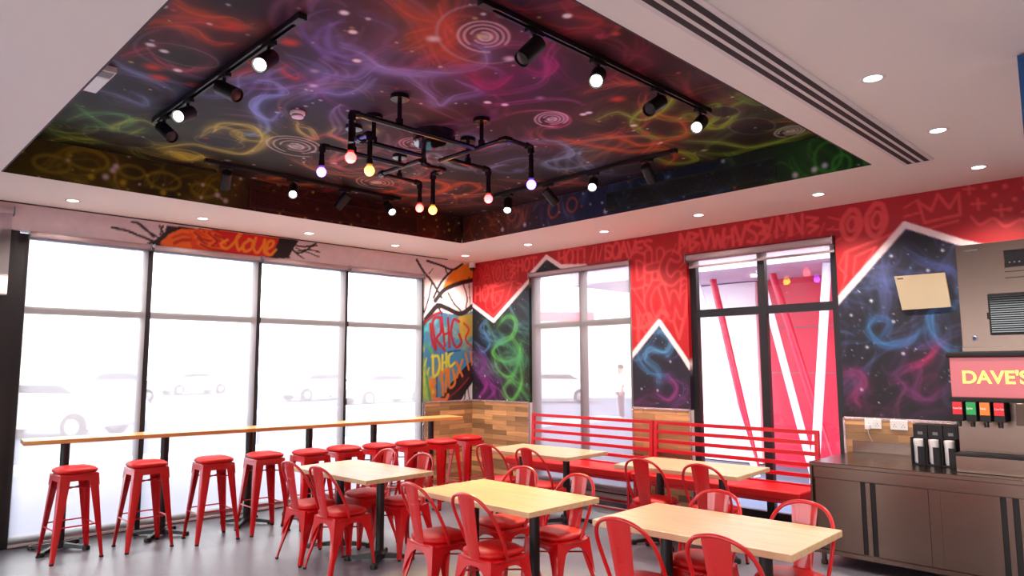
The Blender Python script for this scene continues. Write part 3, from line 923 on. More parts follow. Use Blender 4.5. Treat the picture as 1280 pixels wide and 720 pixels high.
# galaxies over it
for mm, colf, seed, cf in (
        (mA, Field([((-.2, 2.4), (30, 40, 60)), ((-.6, 2.2), (14, 20, 36)), ((-1.05, 2.6), (40, 60, 84)), ((-.2, 1.6), (16, 14, 28)), ((-.7, 1.3), (56, 20, 60)), ((-1.1, 1.6), (12, 22, 22)), ((-1.5, 3.0), (24, 26, 44))]),
         41, Field([((-.3, 2.1), (60, 110, 160)), ((-.7, 2.0), (60, 140, 60)), ((-.8, 1.4), (60, 160, 60)), ((-.2, 1.5), (120, 40, 120)), ((-1.0, 2.4), (70, 110, 150)), ((-1.0, 1.8), (40, 110, 60)), ((-.45, 1.25), (140, 40, 130))])),
        (mB, Field([((-3.3, 2.0), (40, 54, 80)), ((-3.1, 1.6), (26, 26, 46)), ((-3.5, 1.6), (40, 26, 60)), ((-3.2, 1.25), (70, 26, 76)), ((-3.6, 1.2), (50, 24, 64))]),
         43, Field([((-3.3, 2.0), (70, 130, 180)), ((-3.1, 1.7), (60, 120, 170)), ((-3.5, 1.6), (110, 60, 130)), ((-3.2, 1.25), (170, 50, 130)), ((-3.6, 1.2), (130, 50, 120))])),
        (mC, Field([((-5.5, 2.3), (26, 26, 44)), ((-6.0, 2.8), (20, 22, 44)), ((-5.6, 1.8), (22, 24, 40)), ((-6.3, 2.0), (16, 14, 30)), ((-5.6, 1.3), (36, 14, 36)), ((-6.3, 1.4), (34, 12, 36)), ((-6.9, 1.8), (24, 14, 30))]),
         45, Field([((-5.5, 2.3), (60, 74, 120)), ((-6.0, 2.7), (60, 60, 120)), ((-5.7, 1.9), (60, 90, 130)), ((-6.3, 2.1), (50, 110, 160)), ((-5.6, 1.4), (120, 40, 90)), ((-6.2, 1.5), (150, 30, 90)), ((-6.9, 1.8), (90, 30, 70))]))):
    wv.a = wv.a * (1 - mm[..., None]) + colf(wv.U, wv.V) * .56 * mm[..., None]
    ys, zs = wv.U[mm > .5], wv.V[mm > .5]
    bx = (ys.min(), ys.max(), DADO, zs.max())
    ar = (bx[1] - bx[0]) * (bx[3] - bx[2])
    smoke(wv, seed, int(9 * ar), cf, bx, (0.3, 0.9), (0.04, 0.09), (0.10, 0.2), 3.5, mm, jit=10)
    smoke(wv, seed + 1, int(12 * ar), cf, bx, (0.4, 1.1), (0.02, 0.045), (0.14, 0.36), 4.2, mm, jit=12)
    stars(wv, seed + 2, int(60 * ar), bx, (.003, .0065), ((230, 225, 240), (180, 190, 230)), mm, .5)
G1 = (86, 176, 70)


def yz(px, py):
    q = at(px, py, 0, 0.0); return (q[1], q[2])


for P, col, wd in (([(622, 408), (634, 396), (645, 402), (640, 420), (624, 428), (616, 440), (630, 452), (648, 446), (650, 432)], G1, .05),
                   ([(640, 420), (650, 440), (640, 470), (622, 462), (616, 440)], G1, .035), ([(650, 452), (652, 480), (640, 500), (630, 486), (644, 468)], G1, .05),
                   ([(600, 420), (612, 430), (604, 440), (596, 430)], (70, 120, 170), .035), ([(612, 398), (600, 410), (610, 420)], (70, 120, 170), .03),
                   ([(598, 466), (608, 482), (598, 498)], (150, 46, 140), .09), ([(610, 474), (618, 490), (608, 500)], (130, 40, 130), .07), ([(600, 440), (606, 456), (598, 468)], (110, 40, 120), .06),
                   ([(822, 412), (838, 424), (832, 440), (812, 436), (806, 448), (822, 462), (824, 480)], (80, 150, 196), .045),
                   ([(800, 430), (798, 450), (812, 466), (836, 470)], (60, 120, 170), .035), ([(836, 470), (846, 486), (836, 500), (820, 492)], (150, 50, 130), .04),
                   ([(1092, 398), (1085, 412), (1098, 428), (1118, 430), (1140, 424), (1150, 412)], (60, 130, 190), .035),
                   ([(1088, 402), (1104, 398), (1112, 406), (1100, 424)], (56, 110, 170), .03),
                   ([(1195, 384), (1172, 384), (1162, 396), (1166, 420), (1184, 436), (1198, 438)], (60, 130, 190), .035),
                   ([(1104, 320), (1104, 350), (1110, 372), (1104, 396)], (70, 80, 130), .04), ([(1130, 310), (1160, 330), (1186, 336), (1196, 350)], (60, 70, 130), .05),
                   ([(1054, 470), (1072, 466), (1080, 480), (1066, 496), (1076, 506)], (150, 40, 100), .05),
                   ([(1140, 460), (1160, 450), (1172, 432)], (170, 30, 90), .05), ([(1120, 470), (1136, 490), (1160, 500), (1180, 486)], (110, 40, 100), .04)):
    Q = spline([yz(*p) for p in P], 6); mm = np.maximum(np.maximum(mA, mB), mC)
    wv.stroke(Q, wd * 2.6, col, .25, 1, mm); wv.stroke(Q, wd * 1.2, col, .38, 1.0, mm, taper=True)
    for o_, a_ in ((.028, .4), (-.03, .3), (.055, .22)):
        Q3 = [(q[0] + o_ * math.sin(.15 * i + o_ * 90), q[1] + o_ * math.cos(.13 * i)) for i, q in enumerate(Q)]
        wv.stroke(Q3, wd * .45, np.clip(np.array(col) * 1.15, 0, 255), a_, 1.0, mm, taper=True)
smoke(wv, 71, 16, Field([((-.2, 1.4), (120, 36, 120)), ((-.8, 1.9), (50, 130, 70)), ((-.9, 1.3), (50, 120, 50)), ((-.6, 2.2), (60, 100, 150))]), (-1.15, 0, DADO, 2.4), (.3, .8), (.06, .14), (.14, .3), 4, mA, jit=8)
smoke(wv, 73, 16, Field([((-5.7, 2.4), (70, 74, 120)), ((-6.2, 2.2), (60, 80, 130)), ((-6.0, 1.5), (100, 34, 84))]), (-6.5, -5.35, DADO, 2.8), (.4, 1.0), (.05, .12), (.12, .28), 3.5, mC, jit=8)
for (px, py) in ((1064, 394), (1077, 487), (1084, 434), (1089, 376), (1114, 320), (1178, 313), (1117, 402), (1129, 442), (1160, 338), (634, 500), (600, 496), (606, 470), (822, 488), (802, 486), (838, 452)):
    wv.dot(yz(px, py), .012, (226, 226, 240), .95, .8)
WB = (246, 224, 224)
for P in ([(0.02, 2.583), (-.465, 2.306), (-1.19, 2.83), (-1.26, 2.86)], [(-1.24, 2.93), (-1.52, 3.131), (-1.78, 2.97), (-2.2, 2.93)],
          [(-2.88, 1.745), (-3.302, 2.161), (-3.60, 1.765), (-3.70, 1.62)], [(-5.28, 2.20), (-5.977, 2.925), (-6.433, 2.695), (-7.2, 2.4), (-8, 2.7)]):
    wv.stroke(P, .062, WB, 1, .12)
us = np.arange(-8.0, 0.0001, .0125); vs = np.arange(DADO, H + .0001, .0125)
painted('wall_right', us, vs, 0, 0.0, wv, M['mural'], [(W2[0], W2[1], DADO, W2[3]), (W3[0], W3[1], DADO, W3[3])], depth=.2)
wr = MB()
for (y0, y1, z0, z1) in ((YB, -8, 0, H), (-8, W3[0], 0, DADO), (W3[1], W2[0], 0, DADO), (W2[1], 0.2, 0, DADO),
                         (W3[0], W3[1], 0, W3[2]), (W2[0], W2[1], 0, W2[2])):
    wr.box(0.001, 0.2, y0, y1, z0, z1)
for (y0, y1, z0, z1) in ((-8, W3[0], DADO, 3.75), (W3[1], W2[0], DADO, 3.75), (W2[1], 0.2, DADO, 3.75), (W3[0], W3[1], W3[3], 3.75), (W2[0], W2[1], W2[3], 3.75), (YB, -8, H, 3.75)):
    wr.box(0.1 if (y1 - y0) > 5 else 0.19, 0.2, y0, y1, z0, z1)
struct('wall_right', wr, M['white'])

# ------------------------------------------------------------------ left wall: paint above the windows and beside the corner (u = x, v = z)
lv = Canvas(-6.2, 0.0, DADO, H, 0.01, (240, 226, 226))


def xz(px, py):
    q = at(px, py, 1, 0.0); return (q[0], q[2])


BK = (26, 18, 22)


def lp(P, wd, col, al=1, soft=.15, sm=True, taper=False):
    Q = [xz(*p) for p in P]
    lv.stroke(spline(Q, 6) if sm and len(Q) > 2 else Q, wd, col, al, soft, taper=taper)


def lf(P, col, al=1):
    lv.fill([xz(*p) for p in P], col, al)


# orange tag above the windows
lf([(184, 304), (196, 299), (206, 290), (209, 282), (240, 285), (300, 289), (366, 297), (374, 299), (366, 312), (360, 323), (330, 323), (190, 309)], BK)
lf([(199, 304), (212, 292), (226, 286), (250, 286), (290, 289), (350, 297), (345, 308), (336, 322), (280, 319), (205, 309)], (255, 116, 22))
lf([(268, 288), (290, 289), (350, 297), (345, 308), (336, 322), (280, 319), (262, 304)], (226, 22, 30), .9)
lf([(236, 287), (270, 288), (264, 302), (282, 318), (240, 312)], (234, 60, 24), .7)
for P in ([(240, 289), (250, 297), (262, 300)], [(252, 288), (264, 296), (274, 302)], [(244, 296), (256, 304), (270, 308)], [(258, 290), (268, 300), (262, 306)], [(248, 304), (262, 310), (280, 312)], [(266, 292), (276, 296), (282, 304)]):
    lp(P, .04, (255, 126, 26), .9, .3); lp([(a + 3, b + 1.5) for a, b in P], .022, (170, 18, 16), .8, .3)
lp([(216, 297), (228, 293), (236, 294)], .025, (210, 60, 16), .8, .3); lp([(218, 304), (228, 300), (238, 300)], .035, (200, 40, 20), .8, .3)
for P in ([(284, 300), (276, 305), (282, 311), (290, 306), (300, 294), (302, 290), (296, 298), (298, 312), (304, 308)], [(312, 300), (304, 306), (306, 314), (314, 311), (316, 302), (311, 299), (318, 303)],
          [(320, 297), (317, 310), (322, 316), (329, 306), (331, 300), (330, 314), (334, 318)], [(332, 312), (340, 308), (342, 302), (336, 302), (333, 313), (338, 319), (345, 312)]):
    lp(P, .034, (255, 158, 36), 1, .25)
for P, wd in (([(140, 284), (160, 289), (190, 301)], .022), ([(165, 278), (176, 281), (192, 296)], .02), ([(172, 278), (180, 286), (200, 298)], .016), ([(199, 282), (204, 292), (200, 300)], .018),
              ([(204, 282), (200, 294)], .014), ([(362, 304), (378, 308), (396, 307)], .02), ([(360, 310), (376, 316), (396, 303)], .018), ([(362, 306), (372, 318), (380, 323)], .014),
              ([(370, 310), (386, 316), (399, 321)], .012), ([(372, 314), (385, 312), (400, 315)], .014), ([(358, 316), (362, 322)], .016)):
    lp(P, wd, BK)
# corner strip: blue ground with tags, black webs, orange patch
lf([(520, 505), (527, 410), (535, 398), (552, 390), (575, 395), (592, 388), (592, 505)], (60, 130, 176))
gm = lv.inside([xz(*p) for p in [(520, 505), (527, 410), (535, 398), (552, 390), (575, 395), (592, 388), (592, 505)]]).astype(float)
smoke(lv, 61, 30, Field([((-.85, 1.3), (190, 200, 60)), ((-.6, 1.8), (40, 90, 150)), ((-.3, 1.6), (30, 60, 120)), ((-.7, 2.2), (90, 170, 200)), ((-.2, 2.2), (210, 150, 50)), ((-.4, 1.3), (220, 120, 50))]), (-.93, 0, DADO, 2.5), (.15, .5), (.04, .1), (.3, .6), 5, gm, jit=20)
lf([(527, 505), (528, 440), (536, 470), (540, 505)], (196, 206, 60), .5)
lf([(553, 360), (566, 336), (578, 330), (592, 330), (592, 348), (575, 352)], (232, 140, 36))
for P, wd in (([(521, 325), (530, 340), (540, 352), (552, 372)], .035), ([(534, 326), (552, 332), (566, 337), (578, 330)], .03), ([(566, 337), (552, 352), (542, 372)], .03),
              ([(540, 352), (536, 372), (530, 392)], .02), ([(530, 372), (526, 400)], .025), ([(544, 376), (556, 362), (575, 354), (592, 350)], .06),
              ([(578, 352), (584, 372), (582, 386)], .02), ([(560, 366), (568, 380), (576, 388)], .025), ([(526, 408), (538, 392), (548, 382), (560, 386), (576, 392), (592, 382)], .07),
              ([(546, 380), (552, 392)], .03), ([(586, 346), (588, 390)], .012), ([(556, 334), (560, 344)], .02), ([(536, 342), (541, 336)], .012)):
    lp(P, wd, BK)
lp([(530, 404), (542, 394), (552, 390)], .035, (150, 20, 30))
lf([(545, 505), (560, 484), (578, 462), (593, 448), (593, 505)], (34, 14, 20)); lf([(574, 505), (582, 490), (593, 474), (593, 505)], (232, 220, 222))
lp([(550, 502), (566, 490), (580, 474), (593, 462)], .09, (50, 16, 22)); lp([(560, 498), (574, 486), (586, 472)], .03, (130, 24, 36))
for P in ([(570, 504), (580, 488), (590, 474)], [(580, 504), (582, 488)], [(588, 504), (584, 482)]): lp(P, .018, BK)
for k in range(5): lp([(530 + k * 3, 436 + k * 12), (528 + k * 3, 444 + k * 13)], .03, (200, 210, 50), .9)
OR = (226, 120, 34)
lf([(573, 396), (592, 392), (592, 420), (575, 424)], (196, 150, 40), .8)
for P, wd, col in (([(538, 405), (540, 425), (545, 436), (541, 402), (550, 398), (551, 415), (546, 424), (556, 438)], .032, (176, 18, 34)), ([(552, 396), (556, 432)], .03, (176, 18, 34)), ([(560, 398), (562, 434)], .03, (176, 18, 34)), ([(555, 418), (562, 416)], .026, (176, 18, 34)),
                   ([(574, 402), (567, 400), (564, 418), (570, 434), (577, 428), (574, 418)], .03, (176, 18, 34)), ([(580, 404), (586, 412), (582, 424), (590, 434)], .024, (190, 40, 30)),
                   ([(541, 444), (542, 470), (549, 462), (548, 446), (540, 446)], .03, (226, 206, 40)), ([(553, 444), (553, 464)], .03, (226, 206, 40)), ([(558, 442), (558, 462)], .03, (226, 206, 40)), ([(553, 454), (558, 452)], .026, (226, 206, 40)), ([(566, 440), (561, 446), (562, 458), (568, 454)], .03, (226, 206, 40)),
                   ([(538, 474), (539, 494), (546, 490), (540, 483), (545, 478), (538, 474)], .032, OR), ([(552, 466), (554, 494)], .032, OR), ([(552, 468), (558, 462), (557, 490)], .03, OR), ([(561, 462), (562, 484), (569, 478), (566, 462)], .03, OR),
                   ([(570, 452), (578, 470)], .03, OR), ([(578, 450), (571, 472)], .03, OR), ([(582, 442), (586, 462)], .026, OR), ([(588, 440), (590, 456)], .026, OR),
                   ([(540, 498), (556, 500), (560, 494)], .04, (236, 120, 60)), ([(546, 472), (546, 496)], .02, (30, 60, 120)), ([(560, 440), (575, 438)], .02, (40, 70, 140)), ([(533, 430), (540, 440)], .03, (80, 170, 80)), ([(533, 470), (538, 500)], .03, (70, 150, 80))):
    lp(P, wd * 1.35, col, .95, .25)
lv.a = np.where((gm[..., None] > 0) , lv.a * .84, lv.a)
us = np.arange(-6.2, 0.0001, .0125)
painted('wall_left', us, vs, 1, 0.0, lv, M['mural'], [(-5.90, WX[-1] + .03, DADO, WT + .02), (-6.2, -5.90, DADO, H)], depth=.15)
wl = MB()
wl.box(WX[-1] + .03, 0.001, 0.001, .2, 0, DADO); wl.box(WX[-1] + .03, 0.2, .15, .2, DADO, 3.75)
wl.box(-5.9, WX[-1] + .03, .15, .2, WT + .04, 3.75); wl.box(XL, -5.9, 0.12, .2, 3.1, 3.75); wl.box(XL, -8.4, 0.0, .15, 0, 3.2)
struct('wall_left', wl, M['white'])
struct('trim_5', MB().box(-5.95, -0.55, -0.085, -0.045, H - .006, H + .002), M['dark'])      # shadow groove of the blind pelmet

# plank dado with metal edging
dl = MB().box(WX[-1] + .04, -0.02, -0.02, 0, 0, DADO)
struct('trim_6', dl, M['planks_left'])
dr = MB()
dr.box(-0.02, 0, W2[1] + .0, 0, 0, DADO); dr.box(-0.02, 0, W3[1], W2[0], 0, DADO); dr.box(-0.02, 0, -7.9, W3[0], 0, DADO)
struct('trim_7', dr, M['planks_right'])
e = MB()
for (y0, y1) in ((W2[1], 0), (W3[1], W2[0]), (-7.9, W3[0])):
    e.box(-0.026, -0.018, y0, y1, DADO - .012, DADO + .012)
for y in (W2[1], W2[0], W3[1], W3[0]):
    e.box(-0.026, -0.018, y - .01, y + .01, 0, DADO)
e.box(WX[-1] + .03, -.02, -.026, -.018, DADO - .012, DADO + .012); e.box(WX[-1] + .02, WX[-1] + .045, -.026, 0.0, 0, DADO)
struct('trim_8', e, mat('speckled_trim', srgb(210, 190, 196), 0.25, metal=.8, bump=(140, 1.0)))

# ------------------------------------------------------------------ windows
def window(n, ax, posts, transoms, z0, z1, w_, off, dep=.07):
    """posts / transoms in wall coordinate; ax 1 = left wall (u = x), ax 0 = right wall (u = y)"""
    fr = MB(); gl = MB()
    u0, u1 = posts[0], posts[-1]

    def bx(mb, a0, a1, c0, c1, d0, d1):
        if ax == 1: mb.box(a0, a1, d0, d1, c0, c1)
        else: mb.box(d0, d1, a0, a1, c0, c1)
    for k, u in enumerate(posts):
        bx(fr, u - w_ / 2, u + w_ / 2, z0, z1, off, off + dep)
    for (zt, h_) in transoms:
        for a, b in zip(posts[:-1], posts[1:]):
            bx(fr, a + w_ / 2, b - w_ / 2, zt - h_ / 2, zt + h_ / 2, off + .002, off + dep - .002)
    o = struct('window_%d' % n, fr, M['black'])
    for a, b in zip(posts[:-1], posts[1:]):
        zs = [z0] + [t[0] for t in transoms if z0 + .2 < t[0] < z1 - .2] + [z1]
        for c0, c1 in zip(zs[:-1], zs[1:]):
            g = MB(); bx(g, a + w_ / 2, b - w_ / 2, c0 + .02, c1 - .02, off + .03, off + .036)
            mk('pane', g, M['glass'], o)
    return o


window(1, 1, [WX[0]] + WX[1:], [(0.05, .1), (2.2, .07), (WT - .02, .06)], 0, WT, .085, .03)
window(2, 0, [W2[0] + .04, -2.065, W2[1] - .04], [(.13, .1), (2.2, .08), (W2[3] - .03, .06)], W2[2], W2[3], .085, .08)
window(3, 0, [W3[0] + .04, -4.545, W3[1] - .04], [(.10, .1), (2.23, .085), (W3[3] - .03, .08)], W3[2], W3[3], .08, .06)
window(4, 1, [-5.84, -7.1, -8.36], [(0.05, .1), (2.25, .1), (3.06, .08)], 0, 3.1, .12, .03)
# black post between window and door
struct('trim_9', MB().box(-5.90, -5.725, -0.005, .12, 0, 2.94), M['black'])


def blind(label, ax, u0, u1, ztop, zbot, d, group, r=.028):
    """roller blind hanging a little in front of its window"""
    def P(u, dd, z): return (u, dd, z) if ax == 1 else (dd, u, z)
    t = thing('roller_blind', label, 'blind', P((u0 + u1) / 2, d, zbot), 0, group)
    o0 = Vector(t.location)

    def L(q): return Vector(q) - o0
    cl = MB()
    def bx(mb, a0, a1, d0, d1, c0, c1):
        a = L(P(a0, d0, c0)); b = L(P(a1, d1, c1))
        mb.box(min(a.x, b.x), max(a.x, b.x), min(a.y, b.y), max(a.y, b.y), min(a.z, b.z), max(a.z, b.z))
    # the cloth is one sheet
    a = [L(P(u0, d, zbot)), L(P(u1, d, zbot)), L(P(u1, d, ztop - .02)), L(P(u0, d, ztop - .02))]
    cl.add(a, [(0, 1, 2, 3)])
    mk('cloth', cl, M['blind'], t)
    mk('roller_tube', MB().tube([L(P(u0, d - r, ztop - r)), L(P(u1, d - r, ztop - r))], r, 16), M['blindtube'], t, smooth='auto')
    b = MB(); bx(b, u0, u1, d - .01, d + .006, zbot - .012, zbot + .012)
    mk('bottom_rail', b, M['blindtube'], t, bevel=.003)
    for u in (u0 - .008, u1 + .008):
        b = MB(); bx(b, u - .004, u + .004, d - 2 * r - .008, d + .01, ztop - 2 * r - .012, ztop + .006)
        mk('bracket', b, M['alu'], t, bevel=.002)
    return t


M['blindtube'] = mat('blind_roll', srgb(190, 172, 174), 0.6, noise=(8, 0.04))
names = ['leftmost tall window bay', 'second tall window bay from the left', 'third tall window bay from the left', 'tall window bay beside the painted corner']
for k in range(4):
    blind('white roller blind drawn down over the %s' % names[k], 1, WX[k] + .03, WX[k + 1] - .02, WT + .015, 0.03, -0.012, 'blinds drawn down on the left window wall')
blind('white roller blind drawn down behind the left half of the red bench', 0, W2[0] + .012, W2[1] - .02, W2[3] - .005, 0.12, 0.03, None)
t = blind('pinkish roller blind rolled up at the top of the window showing the red building', 0, W3[0] + .02, W3[1] - .02, W3[3] - .01, W3[3] - .15, 0.02, None, .036)
blind('short grey roller blind half drawn at the left edge above the white box', 1, -7.0, -5.80, 3.15, 2.50, -0.035, None, .035)

# ================================================================== OUTSIDE
struct('ground', MB().box(-60, 60, -60, 60, -0.35, -0.12), M['concrete'])
pv = MB().box(-12, 0.2, 0.2, 2.4, -0.12, -0.05); pv.box(0.2, 2.4, -14, 2.4, -0.12, -0.05)
struct('pavement', pv, mat('paving', srgb(78, 86, 116), .8, noise=(4, .08)))  # shade beside the building is put into this darker blue-grey
struct('kerb_strip', MB().box(-14, 12, 6.2, 7.0, -0.12, -0.03).box(-20, 18, 17.5, 18.2, -.12, 0.02), M['kerb'])


def car(label, x, y, rz, col, sc=1.0, group='parked cars outside the windows', suv=False):
    t = thing('car', label, 'car', (x, y, -0.12), rz, group)
    t.scale = (sc, sc, sc)
    h = .16 if suv else 0
    prof = [(-2.2, .35), (-2.25, .75), (-2.1, .95 + h), (-1.5, 1.02 + h), (-.95, 1.40 + h), (-.2, 1.48 + h), (.55, 1.42 + h), (1.2, 1.0 + h), (1.95, .88 + h * .6), (2.2, .7), (2.25, .4), (2.1, .28), (-2.05, .28)]
    if suv: prof[3] = (-2.05, 1.2); prof[4] = (-1.8, 1.6)
    n = len(prof)
    b = MB(); vs = []
    for yy, k in ((-.86, .96), (-.9, 1), (.9, 1), (.86, .96)):
        for (a, c_) in prof:
            yv = yy * (1 if c_ < 1.05 else .80)
            vs.append((a * k if k < 1 else a, yv, c_ * (k if c_ > 1 else 1)))
    fs = [tuple(range(n))[::-1], tuple(3 * n + k for k in range(n))]
    for s_ in range(3):
        fs += [(s_ * n + k, s_ * n + (k + 1) % n, (s_ + 1) * n + (k + 1) % n, (s_ + 1) * n + k) for k in range(n)]
    b.add(vs, fs)
    mk('body', b, mat('car_paint', srgb(*col), .25, coat=1, noise=(2, .02)), t, smooth='auto', bevel=.03)
    for s_ in (-1, 1):
        g = MB().prism([(-1.35, 1.05 + h), (-.85, 1.33 + h), (.45, 1.34 + h), (1.0, 1.05 + h)], 1, .73 * s_, .80 * s_)
        mk('side_window', g, M['carglass'], t)
    g = MB().add([(1.17, -.68, 1.04 + h), (1.17, .68, 1.04 + h), (.62, .62, 1.41 + h), (.62, -.62, 1.41 + h), (1.2, -.68, 1.04 + h), (1.2, .68, 1.04 + h), (.65, .62, 1.43 + h), (.65, -.62, 1.43 + h)],
                 [(0, 1, 2, 3), (7, 6, 5, 4), (0, 4, 5, 1), (1, 5, 6, 2), (2, 6, 7, 3), (3, 7, 4, 0)])
    mk('windscreen', g, M['carglass'], t)
    for (a, s_) in ((-1.35, -1), (-1.35, 1), (1.4, -1), (1.4, 1)):
        R90 = Matrix.Rotation(PI / 2, 4, 'X')
        wq = mk('wheel', MB().lathe([(.2, -.1), (.31, -.1), (.33, -.06), (.33, .06), (.31, .1), (.2, .1)], 20, (a, .84 * s_, .33), R90), M['tyre'], t, smooth='auto')
        mk('hubcap', MB().lathe([(.05, -.11), (.19, -.108), (.19, .108), (.05, .11)], 14, (a, .84 * s_, .33), R90), M['alu'], wq)
    return t


car('white car parked outside low in the leftmost window bay', -2.6, 13.6, 2.3, (214, 214, 220), 1, None)
car('grey off-road car further back in the leftmost window bay', 3.6, 31.0, 0.3, (176, 178, 186), 1, None, True)
car('pale hatchback far back behind the second bay of the window wall', 11.0, 40.0, 0.1, (206, 206, 210), 1, None)
car('grey car far back behind the third bay of the window wall', 12.4, 26.2, 0.05, (150, 152, 160), 1, None)
car('silver car low in the rightmost bay of the window wall', 12.4, 20.4, 0.0, (176, 176, 182), 1, None)
car('white saloon in the car park behind the bench window, left pane', 18.6, 15.2, 2.3, (206, 206, 210), 1, None)
car('silver car in the car park behind the bench window, right pane', 28.6, 20.0, 2.2, (170, 172, 182), 1, None)
car('grey tall car furthest back in the car park behind the bench window', 33.0, 30.0, 2.2, (170, 172, 180), 1, None, True)

# person far outside the bench window
pt = thing('person', 'person in white top and dark trousers standing outside beyond the bench window', 'person', (12.16, 6.3, -0.12), 2.6)


def skin(name, verts, edges, radii, m, parent, root=0, sub=2):
    me = bpy.data.meshes.new(name); me.from_pydata(verts, edges, []); me.materials.append(m)
    o = bpy.data.objects.new(name, me); COL.objects.link(o); o.parent = parent
    sk = o.modifiers.new('skin', 'SKIN')
    for k, r_ in enumerate(radii):
        me.skin_vertices[0].data[k].radius = (r_, r_) if not isinstance(r_, tuple) else r_
    me.skin_vertices[0].data[root].use_root = True
    sb = o.modifiers.new('sub', 'SUBSURF'); sb.levels = sub; sb.render_levels = sub
    return o


# one continuous body: pelvis, chest, neck, head, arms, legs
bv = [(0, 0, .95), (0, 0, 1.15), (0, 0, 1.36), (0, 0, 1.49), (0.015, 0, 1.575), (0.015, 0, 1.68),
      (0, .18, 1.39), (.01, .235, 1.14), (.07, .235, .92), (.09, .232, .86), (0, -.18, 1.39), (-.01, -.235, 1.14), (.05, -.235, .92), (.07, -.232, .86),
      (0, .09, .88), (.02, .10, .50), (0, .11, .09), (.14, .12, .045), (0, -.09, .88), (-.02, -.10, .50), (-.05, -.11, .09), (.09, -.12, .045)]
be = [(0, 1), (1, 2), (2, 3), (3, 4), (4, 5), (2, 6), (6, 7), (7, 8), (8, 9), (2, 10), (10, 11), (11, 12), (12, 13), (0, 14), (14, 15), (15, 16), (16, 17), (0, 18), (18, 19), (19, 20), (20, 21)]
brr = [(.15, .12), (.14, .11), (.16, .12), (.06, .06), (.085, .10), (.095, .11), (.055,) * 2, (.042,) * 2, (.03,) * 2, (.035, .02), (.055,) * 2, (.042,) * 2, (.03,) * 2, (.035, .02),
       (.085,) * 2, (.058,) * 2, (.04,) * 2, (.035,) * 2, (.085,) * 2, (.058,) * 2, (.04,) * 2, (.035,) * 2]
M['skin'] = mat('skin', srgb(190, 140, 115), .6, noise=(5, .05))
body = skin('body', bv, be, brr, M['skin'], pt)


def oval(mb, rows, n=20, cx=0, cy=0):
    """loft of ellipses: rows = [(z, rx, ry, dx)]"""
    vs = [(cx + dx + rx * math.cos(2 * PI * k / n), cy + ry_ * math.sin(2 * PI * k / n), z) for z, rx, ry_, dx in rows for k in range(n)]
    fs = [(i * n + k, i * n + (k + 1) % n, (i + 1) * n + (k + 1) % n, (i + 1) * n + k) for i in range(len(rows) - 1) for k in range(n)]
    fs += [tuple(range(n))[::-1], tuple((len(rows) - 1) * n + k for k in range(n))]
    return mb.add(vs, fs)


sh = oval(MB(), [(.90, .145, .185, 0), (1.05, .135, .17, 0), (1.2, .14, .18, 0), (1.34, .14, .20, 0), (1.42, .11, .19, 0), (1.475, .07, .11, 0), (1.49, .06, .065, 0)])
for s_, dx in ((1, .0), (-1, -.0)):
    sh.tube([(0, .16 * s_, 1.40), (0, .205 * s_, 1.36), (0, .235 * s_, 1.22), (.01, .245 * s_, 1.12)], [.06, .068, .062, .058], 14)
mk('shirt', sh, mat('white_shirt', srgb(225, 222, 226), .8, noise=(9, .05)), pt, smooth='auto')
tr_ = oval(MB(), [(.80, .12, .17, 0), (.90, .135, .178, 0), (.96, .13, .17, 0)])
tr_.tube([(0, .09, .92), (.02, .10, .50), (0, .11, .10)], [.10, .078, .066], 14).tube([(0, -.09, .92), (-.02, -.10, .50), (-.05, -.11, .10)], [.10, .078, .066], 14)
mk('trousers', tr_, mat('dark_trousers', srgb(84, 66, 76), .8, noise=(9, .05)), pt, smooth='auto')
mk('hair', MB().lathe([(.078, 1.66), (.098, 1.71), (.094, 1.76), (.06, 1.80), (.01, 1.812)], 20, (-.005, 0, 0)), mat('dark_hair', srgb(50, 36, 32), .7, noise=(30, .2)), pt, smooth='auto')
fc = MB().tube([(.085, 0, 1.665), (.108, 0, 1.63), (.092, 0, 1.622)], [.008, .014, .01], 8)
for s_ in (-1, 1): fc.tube([(.01, .066 * s_, 1.67), (.0, .078 * s_, 1.65), (.01, .068 * s_, 1.62)], [.008, .016, .008], 8)
mk('face_features', fc, M['skin'], pt, smooth='auto')
hn = MB()
for s_, hx in ((1, .09), (-1, .07)):
    for k, ln in enumerate((.06, .075, .08, .07)):
        x = hx - .028 + k * .018
        hn.tube([(x, .232 * s_, .85), (x + .004, .228 * s_, .85 - ln * .55), (x + .006, .215 * s_, .85 - ln)], [.009, .008, .006], 8)
    hn.tube([(hx + .025, .23 * s_, .88), (hx + .048, .222 * s_, .85), (hx + .05, .215 * s_, .825)], [.011, .009, .007], 8)
mk('fingers', hn, M['skin'], pt, smooth='auto')

# red building wing with slanted columns outside the right window
t = thing('red_building', 'red clad building wing with a flat soffit outside the right window', 'building', (5.2, -3.0, -.12))
mk('wall', MB().box(0.0, 0.3, -9, 3.4, 0, 3.3), M['redwall'], t)
mk('soffit', MB().box(-1.9, .3, -9, 3.9, 3.3, 3.55), mat('soffit_paint', srgb(214, 190, 206), .6, noise=(2, .03)), t)
mk('joint', MB().box(-.012, -.001, -9, 3.4, 1.62, 1.635).box(-.012, -.001, -9, 3.4, 2.42, 2.432), M['grey'], t)
mk('haze_panel', MB().box(-.10, -.02, 1.0, 3.4, 0.02, 3.28), mat('pale_haze', srgb(250, 232, 238), .25, noise=(2, .02)), t)  # pale sheet standing in for haze and reflection over the red cladding
mk('shop_window', MB().box(-.05, -.005, -6.5, -3.9, 0.2, 2.1), mat('pink_glass', srgb(226, 60, 84), .1, noise=(3, .1)), t)
mk('bulb_reflection', MB().lathe([(.07, 3.27), (.07, 3.30)], 16, (-.9, .6, 0)), M['lens'], t)  # glowing discs standing in for bulb reflections in the window glass
